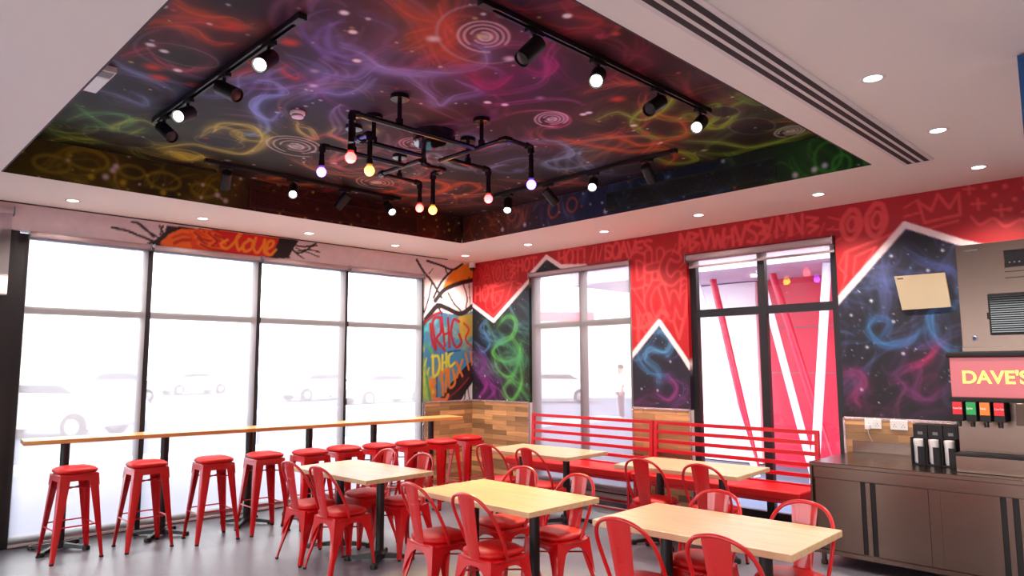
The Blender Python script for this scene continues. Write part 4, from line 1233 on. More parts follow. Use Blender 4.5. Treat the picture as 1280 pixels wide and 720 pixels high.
mk('bulb_reflection', MB().lathe([(.07, 3.27), (.07, 3.30)], 16, (-.9, -.9, 0)), M['lens'], t)


def col_(label, top, bot, r_, m, nm='slanted_column'):
    o = mk(nm, MB().tube([bot, top], r_, 14), m, smooth='auto')
    tag(o, label, 'column', 'slanted columns outside the right window'); return o


wcol = mat('white_column', srgb(228, 226, 240), .4, noise=(3, .02))
def sc_(px1, py1, px2, py2, x):   # column in the plane x, from under the soffit to the pavement
    a = at(px1, py1, 0, x); b = at(px2, py2, 0, x)
    k = (3.17 - a[2]) / (b[2] - a[2]); k2 = (-.11 - a[2]) / (b[2] - a[2])
    return a + (b - a) * k, a + (b - a) * k2
for (lab, q, m_, x, r_) in (('white slanted column outside, leftmost behind the left pane', (871, 352, 910, 478), wcol, 3.7, .05),
                            ('white slanted column outside, running down just right of the black mullion', (954, 357, 1000, 530), wcol, 3.7, .055),
                            ('white nearly upright column outside by the right window edge', (1034, 330, 1022, 530), wcol, 3.7, .065),
                            ('red slanted column behind the left pane of the right window', (892, 353, 933, 530), M['redwall'], 4.4, .06),
                            ('red slanted column behind the right pane, left of the upright white column', (969, 353, 1006, 470), M['redwall'], 4.4, .06)):
    a, b = sc_(*q, x); col_(lab, a, b, r_, m_)
bd = thing('low_building', 'pale low building with a pink sloped awning far beyond the bench window', 'building', (24, 20.5, -.12), 2.4)
mk('wall', MB().box(-6, 6, -.5, 3, 0, 4.2), mat('pale_wall', srgb(226, 224, 222), .8, noise=(1, .04)), bd)
mk('awning', MB().prism([(-.5, 4.3), (-2.2, 3.9), (-2.2, 4.6), (-.5, 5.0)], 0, -3, 3.5), M['redwall'], bd)

# ================================================================== CEILING FITTINGS
def downlight(x, y, label=None, group='recessed ceiling downlights'):
    t = thing('downlight', label, 'ceiling light', (x, y, H), 0, group)
    mk('trim_ring', MB().lathe([(.047, .002), (.047, -.004), (.062, -.006), (.066, 0.0)], 24, cap=False), M['plastic'], t, smooth='auto')
    mk('lens', MB().lathe([(.001, -.001), (.046, -.001), (.046, .003), (.001, .003)], 20), M['dlens'], t)
    l = bpy.data.lights.new('downlight_lamp', 'SPOT'); l.energy = DOWN_W; l.color = (1, .87, .76)
    l.spot_size = 2.3; l.spot_blend = .8; l.shadow_soft_size = .05
    lo = bpy.data.objects.new('downlight_lamp', l); lo.location = (0, 0, -.02); lo.parent = t; COL.objects.link(lo)
    return t


dn = [(-3.06, -6.73, 'round recessed downlight highest on the right, beside the long air slot'),
      (-1.83, -6.73, 'round recessed downlight between the air slot end and the blue sign'),
      (-0.60, -6.70, 'round recessed downlight closest to the red wall above the ice machine'),
      (-0.61, -5.45, "round recessed downlight on the ceiling above the right window's right half"),
      (-0.61, -4.22, 'round recessed downlight above the left half of the window showing the red building'),
      (-0.60, -2.98, 'round recessed downlight above the painted pier between the two right windows'),
      (-0.60, -1.75, 'round recessed downlight above the blind of the bench window'),
      (-0.58, -0.50, 'round recessed downlight in the corner by the dome camera'),
      (-1.80, -0.53, 'round recessed downlight above the rightmost left-wall window bay'),
      (-3.02, -0.53, 'round recessed downlight right of the orange tag above the windows'),
      (-4.24, -0.53, 'round recessed downlight straight above the orange tag'),
      (-5.42, -0.51, 'round recessed downlight furthest left along the window wall')]
for x, y, lb in dn: downlight(x, y, lb)
for x in (-9.4, -7.6):  # unseen downlights added as fill light for the room
    for y in (-10.6, -8.8, -7.0, -5.2, -3.4, -1.4):
        downlight(x, y, 'round recessed fill downlight added outside the picture behind the camera', 'added fill downlights behind the camera')
for x in (-5.4, -3.6, -1.8):  # more added fill, also out of view
    for y in (-10.6, -8.6):
        downlight(x, y, 'round recessed fill downlight added outside the picture behind the camera', 'added fill downlights behind the camera')

# linear slot diffuser
t = thing('slot_diffuser', 'long white ceiling air slot with three dark gaps beside the mural recess', 'air vent', (-1.12, -6.42, H))
L_ = 5.2
mk('frame', MB().box(-L_, 0, -.105, .105, -.012, .002), M['plastic'], t, bevel=.003)
for k in (-1, 0, 1):
    mk('slot', MB().box(-L_ + .02, -.02, k * .058 - .017, k * .058 + .017, -.0135, -.011), M['dark'], t)

# recess grilles (slats in the painted side)
def grille(label, ax, a0, a1, z0, z1):
    t = thing('wall_grille', label, 'air vent', ((a0 + a1) / 2, RY1, z0) if ax == 1 else (RX1, (a0 + a1) / 2, z0))
    h = (a1 - a0) / 2; s_ = MB(); f_ = MB()
    def bx(mb, u0, u1, d0, d1, c0, c1):
        if ax == 1: mb.box(u0, u1, d0, d1, c0, c1)
        else: mb.box(d0, d1, u0, u1, c0, c1)
    n = 11
    for k in range(n):
        z = (z1 - z0) * (k + .5) / n
        bx(s_, -h, h, -.014, -.004, z - .004, z + .002)
    bx(f_, -h - .015, h + .015, -.012, -.002, -.012, 0); bx(f_, -h - .015, h + .015, -.012, -.002, z1 - z0, z1 - z0 + .012)
    bx(f_, -h - .015, -h, -.012, -.002, 0, z1 - z0); bx(f_, h, h + .015, -.012, -.002, 0, z1 - z0)
    mk('slats', s_, m_gr, t); mk('frame', f_, m_gr, t)


m_gr = mat('grille_paint', srgb(74, 34, 26), .5, noise=(3, .3))
grille('dark slatted air grille in the far left side of the mural recess', 1, -4.05, -2.0, 3.24, 3.42)
m_gr = mat('grille_paint_green', srgb(24, 36, 26), .5, noise=(3, .4))
grille('dark slatted air grille in the far right side of the mural recess', 0, -5.35, -3.55, 3.26, 3.42)

# smoke detector, dome camera, white panel
t = thing('smoke_detector', 'white round smoke detector on the painted ceiling', 'smoke detector', (-4.63, -3.28, RZ))
mk('base', MB().lathe([(.055, 0), (.055, -.018), (.045, -.022)], 24), M['plastic'], t, smooth='auto')
mk('vent_ring', MB().lathe([(.04, -.022), (.042, -.032), (.03, -.034)], 24), M['grey'], t, smooth='auto')
mk('cap', MB().lathe([(.045, -.034), (.043, -.042), (.02, -.050), (.001, -.051)], 24), M['plastic'], t, smooth='auto')
t = thing('security_camera', 'small white dome camera in the top corner between the painted walls', 'camera', (-0.06, -0.06, 3.2))
mk('base', MB().lathe([(.045, 0), (.05, -.03), (.05, -.07), (.04, -.08)], 24), M['plastic'], t, smooth='auto')
mk('dome', MB().lathe([(.038, -.08), (.036, -.10), (.024, -.118), (.001, -.124)], 24), M['gloss'], t, smooth='auto')
t = thing('ceiling_panel', 'white rectangular unit on the painted ceiling at the left recess edge', 'ceiling unit', (-5.86, -3.0, RZ))
mk('housing', MB().box(-.10, .04, -.22, .24, -.04, 0), M['plastic'], t, bevel=.006)
mk('grille', MB().box(-.09, .03, -.20, -.10, -.042, -.039), M['grey'], t)
mk('badge', MB().box(-.09, .03, -.08, .22, -.043, -.039), mat('pale_cover', srgb(240, 240, 246), .3), t)


# lighting tracks and heads
def track(label, a, b):
    t = thing('lighting_track', label, 'light track', tuple((Vector(a) + Vector(b)) / 2), 0, 'black lighting tracks in the recess')
    o0 = (Vector(a) + Vector(b)) / 2
    A, B = Vector(a) - o0, Vector(b) - o0
    d = (B - A).normalized(); n = Vector((d.y, -d.x, 0))
    mk('rail', MB().bar(A + n * .017, B + n * .017, .012, .03).bar(A - n * .017, B - n * .017, .012, .03).bar(A + Vector((0, 0, .012)), B + Vector((0, 0, .012)), .04, .01), M['blackm'], t)
    mk('end_feed', MB().bar(A - d * .04, A + d * .05, .05, .036), M['blackm'], t, bevel=.003)
    mk('end_feed', MB().bar(B - d * .03, B + d * .03, .046, .036), M['blackm'], t, bevel=.003)


TZ = RZ - .018
track('black lighting track on the left side of the painted recess', (-5.33, -4.62, TZ), (-5.33, -2.42, TZ))
track('black lighting track on the right side of the painted recess', (-4.72, -5.43, TZ), (-2.52, -5.43, TZ))
track('black lighting track at the far left side of the recess, above the window wall', (-4.62, -1.63, TZ), (-2.55, -1.63, TZ))
track('black lighting track at the far right side of the recess, above the red wall', (-1.85, -2.5, TZ), (-1.85, -4.72, TZ))


def head(label, x, y, ex, ey, near, lit, vert_axis='y', power=SPOT_W, lcol=(1, .82, .62)):
    """track head hung at (x, y); its lamp end is seen at pixel (ex, ey)"""
    z0 = RZ - .036
    t = thing('spotlight', label, 'spotlight', (x, y, z0), 0, 'black cylinder spotlights on the ceiling tracks')
    ad = MB()
    if vert_axis == 'y': ad.box(-.02, .02, -.06, .06, -.026, 0)
    else: ad.box(-.06, .06, -.02, .02, -.026, 0)
    mk('adapter', ad, M['blackm'], t, bevel=.003)
    mk('stem', MB().tube([(0, 0, -.026), (0, 0, -.085)], .012, 12), M['blackm'], t, smooth='auto')
    piv = Vector((0, 0, -.095))
    Pw = np.array([x, y, z0 - .095])
    d = ray_dir(ex, ey); L = .14
    oc = CP - Pw; b_ = 2 * d @ oc; c_ = oc @ oc - L * L; dis = b_ * b_ - 4 * c_
    if dis < 0: tt = -b_ / 2
    else: tt = (-b_ + (-1 if near else 1) * math.sqrt(dis)) / 2
    E_ = CP + tt * d
    v = Vector(E_ - Pw).normalized()
    if v.z > -.25: v.z = -.25; v.normalize()
    a0 = piv - v * .05; a1 = piv + v * .13
    R = .047
    q = v.to_track_quat('Z', 'Y').to_matrix().to_4x4()
    Mx = Matrix.Translation(a0) @ q
    hb = MB().lathe([(.001, 0), (R - .008, 0), (R, .008), (R, .18), (R - .005, .18), (R - .007, .165), (.001, .165)], 28, M=Mx)
    mk('housing', hb, M['blackm'], t, smooth='auto')
    mk('lens', MB().lathe([(.001, .166), (R - .012, .166), (R - .012, .172), (R * .5, .176), (.001, .178)], 24, M=Mx), M['lens'] if lit else M['unlit'], t, smooth='auto')
    if lit:
        l = bpy.data.lights.new('spot_lamp', 'SPOT'); l.energy = power; l.color = lcol; l.spot_size = 0.8; l.spot_blend = .7; l.shadow_soft_size = .035
        lo = bpy.data.objects.new('spot_lamp', l); lo.parent = t; lo.location = a1 + v * .02; lo.rotation_euler = v.to_track_quat('-Z', 'Y').to_euler(); COL.objects.link(lo)


hd = [(-5.33, -4.27, 323, 82, 1, 1, 'y', 'lit black spotlight nearest on the left track'), (-5.33, -3.66, 298, 120, 1, 0, 'y', 'black spotlight on the left track between the two lit ones'),
      (-5.33, -3.06, 221, 146, 1, 1, 'y', 'lit black spotlight third along the left track'), (-5.33, -2.60, 216, 172, 1, 0, 'y', 'unlit black spotlight at the far end of the left track'),
      (-4.36, -5.43, 650, 76, 1, 0, 'x', 'black spotlight nearest on the right track, seen from below'), (-3.80, -5.43, 745, 102, 1, 1, 'x', 'lit black spotlight second along the right track'),
      (-3.16, -5.43, 810, 138, 1, 0, 'x', 'unlit black spotlight on the right track between the two lit ones'), (-2.62, -5.43, 870, 160, 1, 1, 'x', 'lit black spotlight at the far end of the right track'),
      (-4.46, -1.63, 281, 236, 0, 0, 'x', 'unlit black spotlight at the left end of the far left track'), (-3.80, -1.63, 366, 244, 1, 1, 'x', 'lit black spotlight second on the far left track'),
      (-3.22, -1.63, 419, 262, 0, 0, 'x', 'unlit black spotlight on the far left track between the two lit ones'), (-2.68, -1.63, 491, 266, 1, 1, 'x', 'lit black spotlight at the right end of the far left track'),
      (-1.85, -2.66, 634, 264, 1, 1, 'y', 'lit black spotlight at the left end of the far right track'), (-1.85, -3.24, 696, 255, 0, 0, 'y', 'unlit black spotlight right of the purple bulb on the far right track'),
      (-1.85, -3.83, 740, 235, 1, 1, 'y', 'lit black spotlight third on the far right track'), (-1.85, -4.44, 816, 228, 0, 0, 'y', 'unlit black spotlight at the right end of the far right track')]
for x, y, ex, ey, nr, lt, va, lb in hd:
    if ex == 634: head(lb, x, y, ex, ey, nr, lt, va, 380, (1, .66, .22))
    else: head(lb, x, y, ex, ey, nr, lt, va)

# pipe chandelier
PC = Vector((-3.66, -3.66, RZ))
t = thing('pipe_chandelier', 'black iron pipe chandelier with seven coloured bulbs under the painted ceiling', 'chandelier', tuple(PC))
PZ = 3.30 - RZ
PR = .019


def pl(x, y): return Vector((x - PC.x, y - PC.y, PZ))


cans = [(-4.28, -4.07), (-4.19, -3.62), (-4.17, -3.31), (-3.46, -2.93), (-3.56, -4.12), (-3.33, -3.70)]
for (x, y) in cans:
    q = pl(x, y)
    mk('canopy', MB().lathe([(.065, 0), (.065, -.03), (.03, -.034)], 24, (q.x, q.y, 0)), M['pipe'], t, smooth='auto')
    mk('drop_rod', MB().tube([(q.x, q.y, -.03), (q.x, q.y, PZ)], .016, 12), M['pipe'], t, smooth='auto')
    mk('tee', MB().tube([(q.x, q.y, PZ + .05), (q.x, q.y, PZ + .012)], .026, 14), M['pipe'], t, smooth='auto')
mk('junction_drum', MB().lathe([(.17, 0), (.17, -.09), (.16, -.10), (.02, -.102)], 40, (.04, .04, 0)), M['gloss'], t, smooth='auto')


def run(pts, nm='pipe'):
    """horizontal run with rounded elbow fittings at each corner; pts are local"""
    for a, b in zip(pts[:-1], pts[1:]):
        mk(nm, MB().tube([a, b], PR, 14), M['pipe'], t, smooth='auto')
    for k in range(len(pts)):
        q = pts[k]
        if 0 < k < len(pts) - 1:
            d1 = (pts[k - 1] - q).normalized(); d2 = (pts[k + 1] - q).normalized()
            P = [q + d1 * .055, q + d1 * .02 + d2 * .003, q + (d1 + d2) * .006, q + d2 * .02 + d1 * .003, q + d2 * .055]
            mk('elbow', MB().tube(P, [.026, .027, .028, .027, .026], 14), M['pipe'], t, smooth='auto')


def bulb(x, y, z, col, em):
    q = Vector((x - PC.x, y - PC.y, z - RZ))
    mk('bulb_holder', MB().lathe([(.022, .085), (.022, .06), (.019, .03), (.019, .028)], 16, tuple(q)), M['pipe'], t, smooth='auto')
    m = mat('bulb_' + col, srgb(255, 240, 240), .2, emis=em[0], es=em[1])
    mk('bulb', MB().lathe([(.001, -.038), (.016, -.035), (.029, -.024), (.036, -.006), (.035, .008), (.027, .022), (.018, .031)], 24, tuple(q)), m, t, smooth=True)
    mk('bulb_neck', MB().lathe([(.0185, .028), (.0205, .034), (.020, .062), (.0185, .066)], 20, tuple(q)), mat('neck_' + col, srgb(120, 60, 60), .4, emis=em[0], es=.35), t, smooth=True)
    l = bpy.data.lights.new('bulb_lamp', 'POINT'); l.energy = 2.2; l.color = em[0][:3]; l.shadow_soft_size = .05
    lo = bpy.data.objects.new('bulb_lamp', l); lo.parent = t; lo.location = q + Vector((0, 0, -.06)); COL.objects.link(lo)


RED_ = ((1, .05, .04, 1), 4.5); AMB = ((1, .33, .02, 1), 4.5); PUR = ((.16, .07, 1, 1), 6)
run([pl(-4.66, -4.07) + Vector((0, 0, -.2)), pl(-4.66, -4.07), pl(-3.60, -4.07)]); bulb(-4.66, -4.07, 3.00, 'red', RED_)
run([pl(-4.44, -3.31) + Vector((0, 0, -.12)), pl(-4.44, -3.31), pl(-3.70, -3.31)]); bulb(-4.44, -3.31, 3.10, 'purple', PUR)
run([pl(-4.34, -3.80) + Vector((0, 0, -.18)), pl(-4.34, -3.80), pl(-4.34, -3.62), pl(-3.75, -3.62)]); bulb(-4.34, -3.80, 3.03, 'amber', AMB)
run([pl(-3.25, -2.95) + Vector((0, 0, -.15)), pl(-3.25, -2.95), pl(-3.68, -2.95), pl(-3.68, -3.52)]); bulb(-3.25, -2.95, 3.07, 'red', RED_)
run([pl(-3.36, -3.28) + Vector((0, 0, -.24)), pl(-3.36, -3.28), pl(-3.36, -3.43), pl(-3.58, -3.43), pl(-3.58, -3.43) + Vector((0, 0, .14))]); bulb(-3.36, -3.28, 2.98, 'amber', AMB)
run([pl(-3.29, -4.38) + Vector((0, 0, -.22)), pl(-3.29, -4.38), pl(-3.56, -4.38), pl(-3.56, -3.62)]); bulb(-3.29, -4.38, 3.01, 'purple', PUR)
run([pl(-3.10, -3.70) + Vector((0, 0, -.18)), pl(-3.10, -3.70), pl(-3.56, -3.70)]); bulb(-3.10, -3.70, 3.05, 'red', RED_)

# blue hanging sign at the right edge
q = at(1271, 67, 2, H)
o = thing('hanging_sign', 'blue sign board with an orange lower edge hanging at the top right corner', 'sign', (q[0], q[1], 2.15))
mk('board', MB().box(0, .05, -1.4, 0, .20, 1.04), mat('blue_panel', srgb(24, 84, 140), .5, noise=(2, .05)), o)
mk('lower_panel', MB().box(0, .05, -1.4, 0, 0, .20), mat('orange_panel', srgb(196, 100, 60), .5, noise=(2, .05)), o)

# white box with grey grille at the left edge
t = thing('door_speaker', 'white wall box with a grey perforated front at the left edge', 'wall box', (-6.0, -.12, 2.32))
mk('housing', MB().box(-.30, .19, 0, .12, 0, .17), M['plastic'], t, bevel=.01)
mk('grille', MB().box(-.22, .12, -.006, .0, .03, .14), M['grey'], t)

# ================================================================== FURNITURE
def cross_base(parent, x, y, arm=.27, r=.036, h=.7, ang=PI / 4):
    mk('column', MB().tube([(x, y, .05), (x, y, h)], r, 20), M['blackm'], parent, smooth='auto')
    b = MB().lathe([(.055, .02), (.06, .05), (.045, .075), (.036, .08)], 20, (x, y, 0))
    for k in range(4):
        a = ang + k * PI / 2
        d = Vector((math.cos(a), math.sin(a), 0)); n = Vector((-d.y, d.x, 0)); o = Vector((x, y, 0))
        vs = []
        for s_, w_, z0, z1 in ((.03, .03, .022, .065), (arm * .6, .024, .018, .05), (arm, .022, .010, .036)):
            p = o + d * s_
            vs += [p + n * w_ + Vector((0, 0, z0)), p - n * w_ + Vector((0, 0, z0)), p - n * w_ * .7 + Vector((0, 0, z1)), p + n * w_ * .7 + Vector((0, 0, z1))]
        fs = [(0, 1, 2, 3), (11, 10, 9, 8)]
        for s_ in (0, 4): fs += [(s_ + i, s_ + (i + 1) % 4, s_ + 4 + (i + 1) % 4, s_ + 4 + i) for i in range(4)]
        b.add(vs, fs)
        e_ = o + d * arm
        b.lathe([(.03, .0), (.032, .012), (.028, .036), (.01, .042)], 14, (e_.x, e_.y, 0))
    mk('cross_base', b, M['blackm'], parent, smooth='auto')


# bar along the window wall
ba = math.atan2(-.95 + .45, -1.0 + 5.66)
bt = thing('bar_table', 'long narrow wooden bar top on black pedestals along the window wall', 'bar table', (-5.66, -.45, 0), ba)
Lb = math.hypot(4.66, .5)
mk('bar_top', MB().box(0, 2.02, 0, .36, .967, 1.005), M['barwood'], bt, bevel=.003)
mk('bar_top', MB().box(2.023, Lb, 0, .36, .967, 1.005), M['barwood'], bt, bevel=.003)
for px in (79, 204, 310, 385, 466, 538):
    # foot of the pedestal: on the line that runs 0.18 m behind the front edge
    d = ray_dir(px, 600)
    dirb = np.array([math.cos(ba), math.sin(ba)]); nb = np.array([-dirb[1], dirb[0]])
    p0 = np.array([-5.66, -.45]) + nb * .17
    A = np.array([[d[0], -dirb[0]], [d[1], -dirb[1]]]); s_, k_ = np.linalg.solve(A, p0 - CP[:2])
    cross_base(bt, k_, .17, .25, .038, .967, PI / 4 - ba)


def rsq(a, z, n=0): return (a, z)


def corner_leg(mb, path, w0, w1, sx_, sy_, th=.0035, pw=2.0, n=12, rr=.012):
    """folded sheet leg: L-section with a rounded corner; path = list of corner points top to foot"""
    P = spline(path, max(1, n // (len(path) - 1)))
    rings = []
    m = len(P)
    for i, c_ in enumerate(P):
        t_ = i / (m - 1)
        w_ = w1 + (w0 - w1) * (1 - t_) ** pw
        outer = [(w_, 0), (rr * 2, 0), (rr * .9, rr * .12), (rr * .3, rr * .3), (rr * .12, rr * .9), (0, rr * 2), (0, w_)]
        inner = [(th, w_), (th, rr * 2), (rr * .4 + th, rr * .9 + th), (rr * .3 + th, rr * .3 + th), (rr * .9 + th, rr * .4 + th), (rr * 2, th), (w_, th)]
        rings.append([(c_[0] - sx_ * a, c_[1] - sy_ * b, c_[2]) for a, b in outer + inner])
    k = len(rings[0])
    vs = [q for r_ in rings for q in r_]
    fs = [(i * k + j, i * k + (j + 1) % k, (i + 1) * k + (j + 1) % k, (i + 1) * k + j) for i in range(m - 1) for j in range(k)]
    fs += [tuple(range(k)), tuple((m - 1) * k + j for j in range(k))[::-1]]
    mb.add(vs, fs)


def arch_panel(mb, c0, c1, f0, f1, zt, drop0, drop1, pw=4, n=14, th=.003):
    """sheet apron between two leg corners c0,c1 (tops) whose legs run to f0,f1; lower edge is an arch"""
    c0, c1, f0, f1 = (Vector(q) for q in (c0, c1, f0, f1))
    nrm = (c1 - c0).cross(f0 - c0).normalized() * th
    vs = []
    for i in range(n + 1):
        u = i / n; s_ = abs(2 * u - 1)
        dr = drop0 + (drop1 - drop0) * s_ ** pw
        top = c0.lerp(c1, u)
        k0 = dr / (c0.z - f0.z); k1 = dr / (c1.z - f1.z)
        bot = c0.lerp(f0, k0).lerp(c1.lerp(f1, k1), u)
        vs += [top + nrm * .5, bot + nrm * .5, bot - nrm * .5, top - nrm * .5]
    fs = []
    for i in range(n):
        a = i * 4
        fs += [(a + j, a + (j + 1) % 4, a + 4 + (j + 1) % 4, a + 4 + j) for j in range(4)]
    fs += [(0, 1, 2, 3), tuple(n * 4 + j for j in (3, 2, 1, 0))]
    mb.add(vs, fs)


def make_stool():
    t = thing('bar_stool', 'x', 'bar stool', (0, 0, 0), 0, 'red metal bar stools along the window bar')
    hs, z1, f = .148, .725, .205
    for sx_ in (-1, 1):
        for sy_ in (-1, 1):
            mb = MB(); corner_leg(mb, [(sx_ * hs, sy_ * hs, z1 - .01), (sx_ * (hs + (f - hs) * .5), sy_ * (hs + (f - hs) * .5), z1 / 2), (sx_ * f, sy_ * f, .014)], .080, .031, sx_, sy_, pw=1.0)
            lg = mk('leg', mb, M['red'], t, smooth='auto')
            mk('foot_cap', MB().box(sx_ * f - sx_ * .028 if sx_ > 0 else sx_ * f, sx_ * f if sx_ > 0 else sx_ * f + .028, sy_ * f - .028 if sy_ > 0 else sy_ * f, sy_ * f if sy_ > 0 else sy_ * f + .028, 0, .015), M['rubber'], lg)
    ap = MB(); C = [(-1, -1), (1, -1), (1, 1), (-1, 1)]
    for k in range(4):
        a, b = C[k], C[(k + 1) % 4]
        arch_panel(ap, (a[0] * hs, a[1] * hs, z1), (b[0] * hs, b[1] * hs, z1), (a[0] * f, a[1] * f, 0), (b[0] * f, b[1] * f, 0), z1, .055, .105, 8)
    mk('apron', ap, M['red'], t, smooth='auto')
    mk('seat_pan', MB().lathe([(hs + .003, z1 - .02), (hs + .006, z1 - .008), (hs + .002, z1 + .004), (hs - .02, z1 + .008)], 48, sq=7), M['red'], t, smooth='auto')
    mk('cushion', MB().lathe([(hs - .012, z1 + .006), (hs + .004, z1 + .012), (hs + .010, z1 + .024), (hs + .006, z1 + .038), (hs - .015, z1 + .052), (hs - .05, z1 + .061), (hs * .35, z1 + .066), (.01, z1 + .067)], 48, sq=5), M['vinyl'], t, smooth=True)
    fr = MB(); zf = .27
    g = hs + (f - hs) * (1 - zf / z1) - .008
    for k in range(4):
        a, b = C[k], C[(k + 1) % 4]; dz = .0 if k % 2 else .022
        fr.tube([(a[0] * g, a[1] * g, zf + dz), (b[0] * g, b[1] * g, zf + dz)], .0065, 8)
    mk('footrest', fr, M['red'], t, smooth='auto')
    br = MB(); zb = .60; g = hs + (f - hs) * (1 - zb / z1) - .006
    for (a, b) in (((-1, -1), (1, 1)), ((-1, 1), (1, -1))):
        br.tube([(a[0] * g, a[1] * g, zb), (b[0] * g, b[1] * g, zb)], .006, 8)
    mk('brace', br, M['red'], t, smooth='auto')
    return t


st0 = make_stool()
sl_ = ['leftmost red bar stool, standing by the end of the wooden bar', 'second red bar stool from the left end of the bar', 'third red bar stool from the left end of the bar', 'fourth red bar stool from the left, left of the nearest red chairs',
       'fifth red bar stool from the left, behind the corner of the nearest wooden table', 'sixth red bar stool from the left, partly behind the table', 'seventh red bar stool from the left, in front of a bar pedestal', 'eighth red bar stool from the left, in front of the last window bay',
       'ninth red bar stool from the left, against the plank wall', 'rightmost red bar stool, tucked in the corner by the plank wall']
sp = [(92, 583), (181.5, 576), (267.5, 571.5), (331, 566), (388, 562.5), (430, 558), (474, 555), (514, 552), (552, 549.5), (584, 545)]
for k, (px, py) in enumerate(sp):
    s_ = st0 if k == 0 else copy_tree(st0)
    q = at(px, py, 2, .775)
    s_.location = (q[0], q[1] - (.05 if k < 2 else 0), 0); s_.rotation_euler = (0, 0, [.06, 0, -.05, -.03, .02, 0, .04, -.02, .03, 0][k]); s_['label'] = sl_[k]


def make_chair():
    """front is +x"""
    t = thing('metal_chair', 'x', 'chair', (0, 0, 0), 0, None)
    zs, hs = .435, .165
    feet = {(1, 1): (.205, .20), (1, -1): (.205, -.20), (-1, 1): (-.235, .205), (-1, -1): (-.235, -.205)}
    tops = {(1, 1): (hs, hs), (1, -1): (hs, -hs), (-1, 1): (-hs, hs - .01), (-1, -1): (-hs, -hs + .01)}
    for k, f in feet.items():
        tp = tops[k]
        if k[0] > 0: pth = [(tp[0], tp[1], zs - .01), (tp[0] + .022, tp[1] * 1.12, .26), (f[0], f[1], .012)]
        else: pth = [(tp[0], tp[1], zs - .01), (tp[0] - .012, tp[1] * 1.1, .26), (f[0], f[1], .012)]
        mb = MB(); corner_leg(mb, pth,   .105, .026, k[0], k[1], pw=1.25, rr=.016)
        lg = mk('leg', mb, M['red'], t, smooth='auto')
        mk('foot_cap', MB().lathe([(.013, 0), (.015, .014), (.01, .016)], 12, (f[0] - k[0] * .012, f[1] - k[1] * .012, 0)), M['rubber'], lg)
    ap = MB(); C = [(-1, -1), (1, -1), (1, 1), (-1, 1)]
    for k in range(4):
        a, b = C[k], C[(k + 1) % 4]
        fa, fb = feet[a], feet[b]; ta, tb = tops[a], tops[b]
        # sheet follows the upper, steeper part of the legs
        fa_ = (ta[0] + (fa[0] - ta[0]) * .75, ta[1] + (fa[1] - ta[1]) * .9, 0); fb_ = (tb[0] + (fb[0] - tb[0]) * .75, tb[1] + (fb[1] - tb[1]) * .9, 0)
        arch_panel(ap, (*ta, zs), (*tb, zs), fa_, fb_, zs, .05, .25, 2.9, 20)
    mk('apron', ap, M['red'], t, smooth='auto')
    mk('seat', MB().lathe([(hs + .002, zs - .022), (hs + .010, zs - .014), (hs + .010, zs - .004), (hs, zs + .004), (hs - .03, zs + .004)], 48, sq=5), M['red'], t, smooth='auto')
    mk('cushion', MB().lathe([(hs - .02, zs + .003), (hs, zs + .008), (hs + .008, zs + .022), (hs + .003, zs + .036), (hs - .02, zs + .048), (hs - .06, zs + .056), (hs * .35, zs + .060), (.01, zs + .061)], 48, sq=3.6), M['vinyl'], t, smooth=True)
    h = [(-.045, -.178, zs - .004), (-.085, -.190, .53), (-.135, -.192, .63), (-.185, -.182, .72), (-.222, -.150, .785), (-.245, -.095, .825), (-.252, 0, .842)]
    h = h + [(a, -b, c_) for a, b, c_ in h[-2::-1]]
    mk('back_frame', MB().tube(spline(h, 5), .0115, 10), M['red'], t, smooth=True)
    # splat: slightly curved sheet
    sm = MB(); n = 14; vs = []
    for i in range(n + 1):
        u = i / n; z = zs - .01 + (.838 - zs + .01) * u
        x = -.168 - .084 * (u ** .9); w_ = .052 + .026 * u
        for j in range(7):
            v = -1 + j / 3; bow = .008 * v * v
            rib = .0035 if (.15 < u < .93 and abs(abs(v) - .5) < .2) else 0
            vs.append((x + bow - rib, v * w_, z))
    for i in range(n + 1):
        for j in range(7):
            q = vs[i * 7 + j]; vs.append((q[0] - .004, q[1], q[2]))
    o_ = (n + 1) * 7
    fs = []
    for i in range(n):
        for j in range(6):
            a = i * 7 + j
            fs += [(a, a + 1, a + 8, a + 7), (o_ + a + 7, o_ + a + 8, o_ + a + 1, o_ + a)]
        fs += [(i * 7, i * 7 + 7, o_ + i * 7 + 7, o_ + i * 7), (i * 7 + 6, o_ + i * 7 + 6, o_ + i * 7 + 13, i * 7 + 13)]
    fs += [tuple(range(7)) + tuple(o_ + j for j in range(6, -1, -1)), tuple(n * 7 + j for j in range(7)) + tuple(o_ + n * 7 + j for j in range(6, -1, -1))]
    sm.add(vs, fs)
    sp_ = mk('backrest', sm, M['red'], t, smooth='auto')
    em = MB()
    for (a, b) in (((-.018, .60), (.018, .60)), ((.018, .60), (.018, .70)), ((.018, .70), (-.018, .70)), ((-.018, .70), (-.018, .60))):
        def px_(z): u = (z - zs + .01) / (.838 - zs + .01); return -.168 - .084 * (u ** .9)
        for o2 in (-.005, .001):
            em.tube([(px_(a[1]) + o2, a[0], a[1]), (px_(b[1]) + o2, b[0], b[1])], .003, 6)
    mk('embossed_handle', em, M['red'], sp_)
    br = MB()
    for s_ in (-1, 1):
        br.tube([(-.175, .16 * s_, .33), (.17, -.16 * s_, .33)], .006, 8)
    mk('brace', br, M['red'], t, smooth='auto')
    return t


def make_table():
    t = thing('dining_table', 'x', 'table', (0, 0, 0), 0, None)
    mk('tabletop', MB().box(-.355, .355, -.6, .6, .698, .735), M['table'], t, bevel=.004)
    for s_ in (-1, 1):
        cross_base(t, 0, .31 * s_, .27, .036, .69, PI / 4)
        mk('mounting_plate', MB().box(-.14, .14, .31 * s_ - .05, .31 * s_ + .05, .69, .698), M['blackm'], t)
    return t


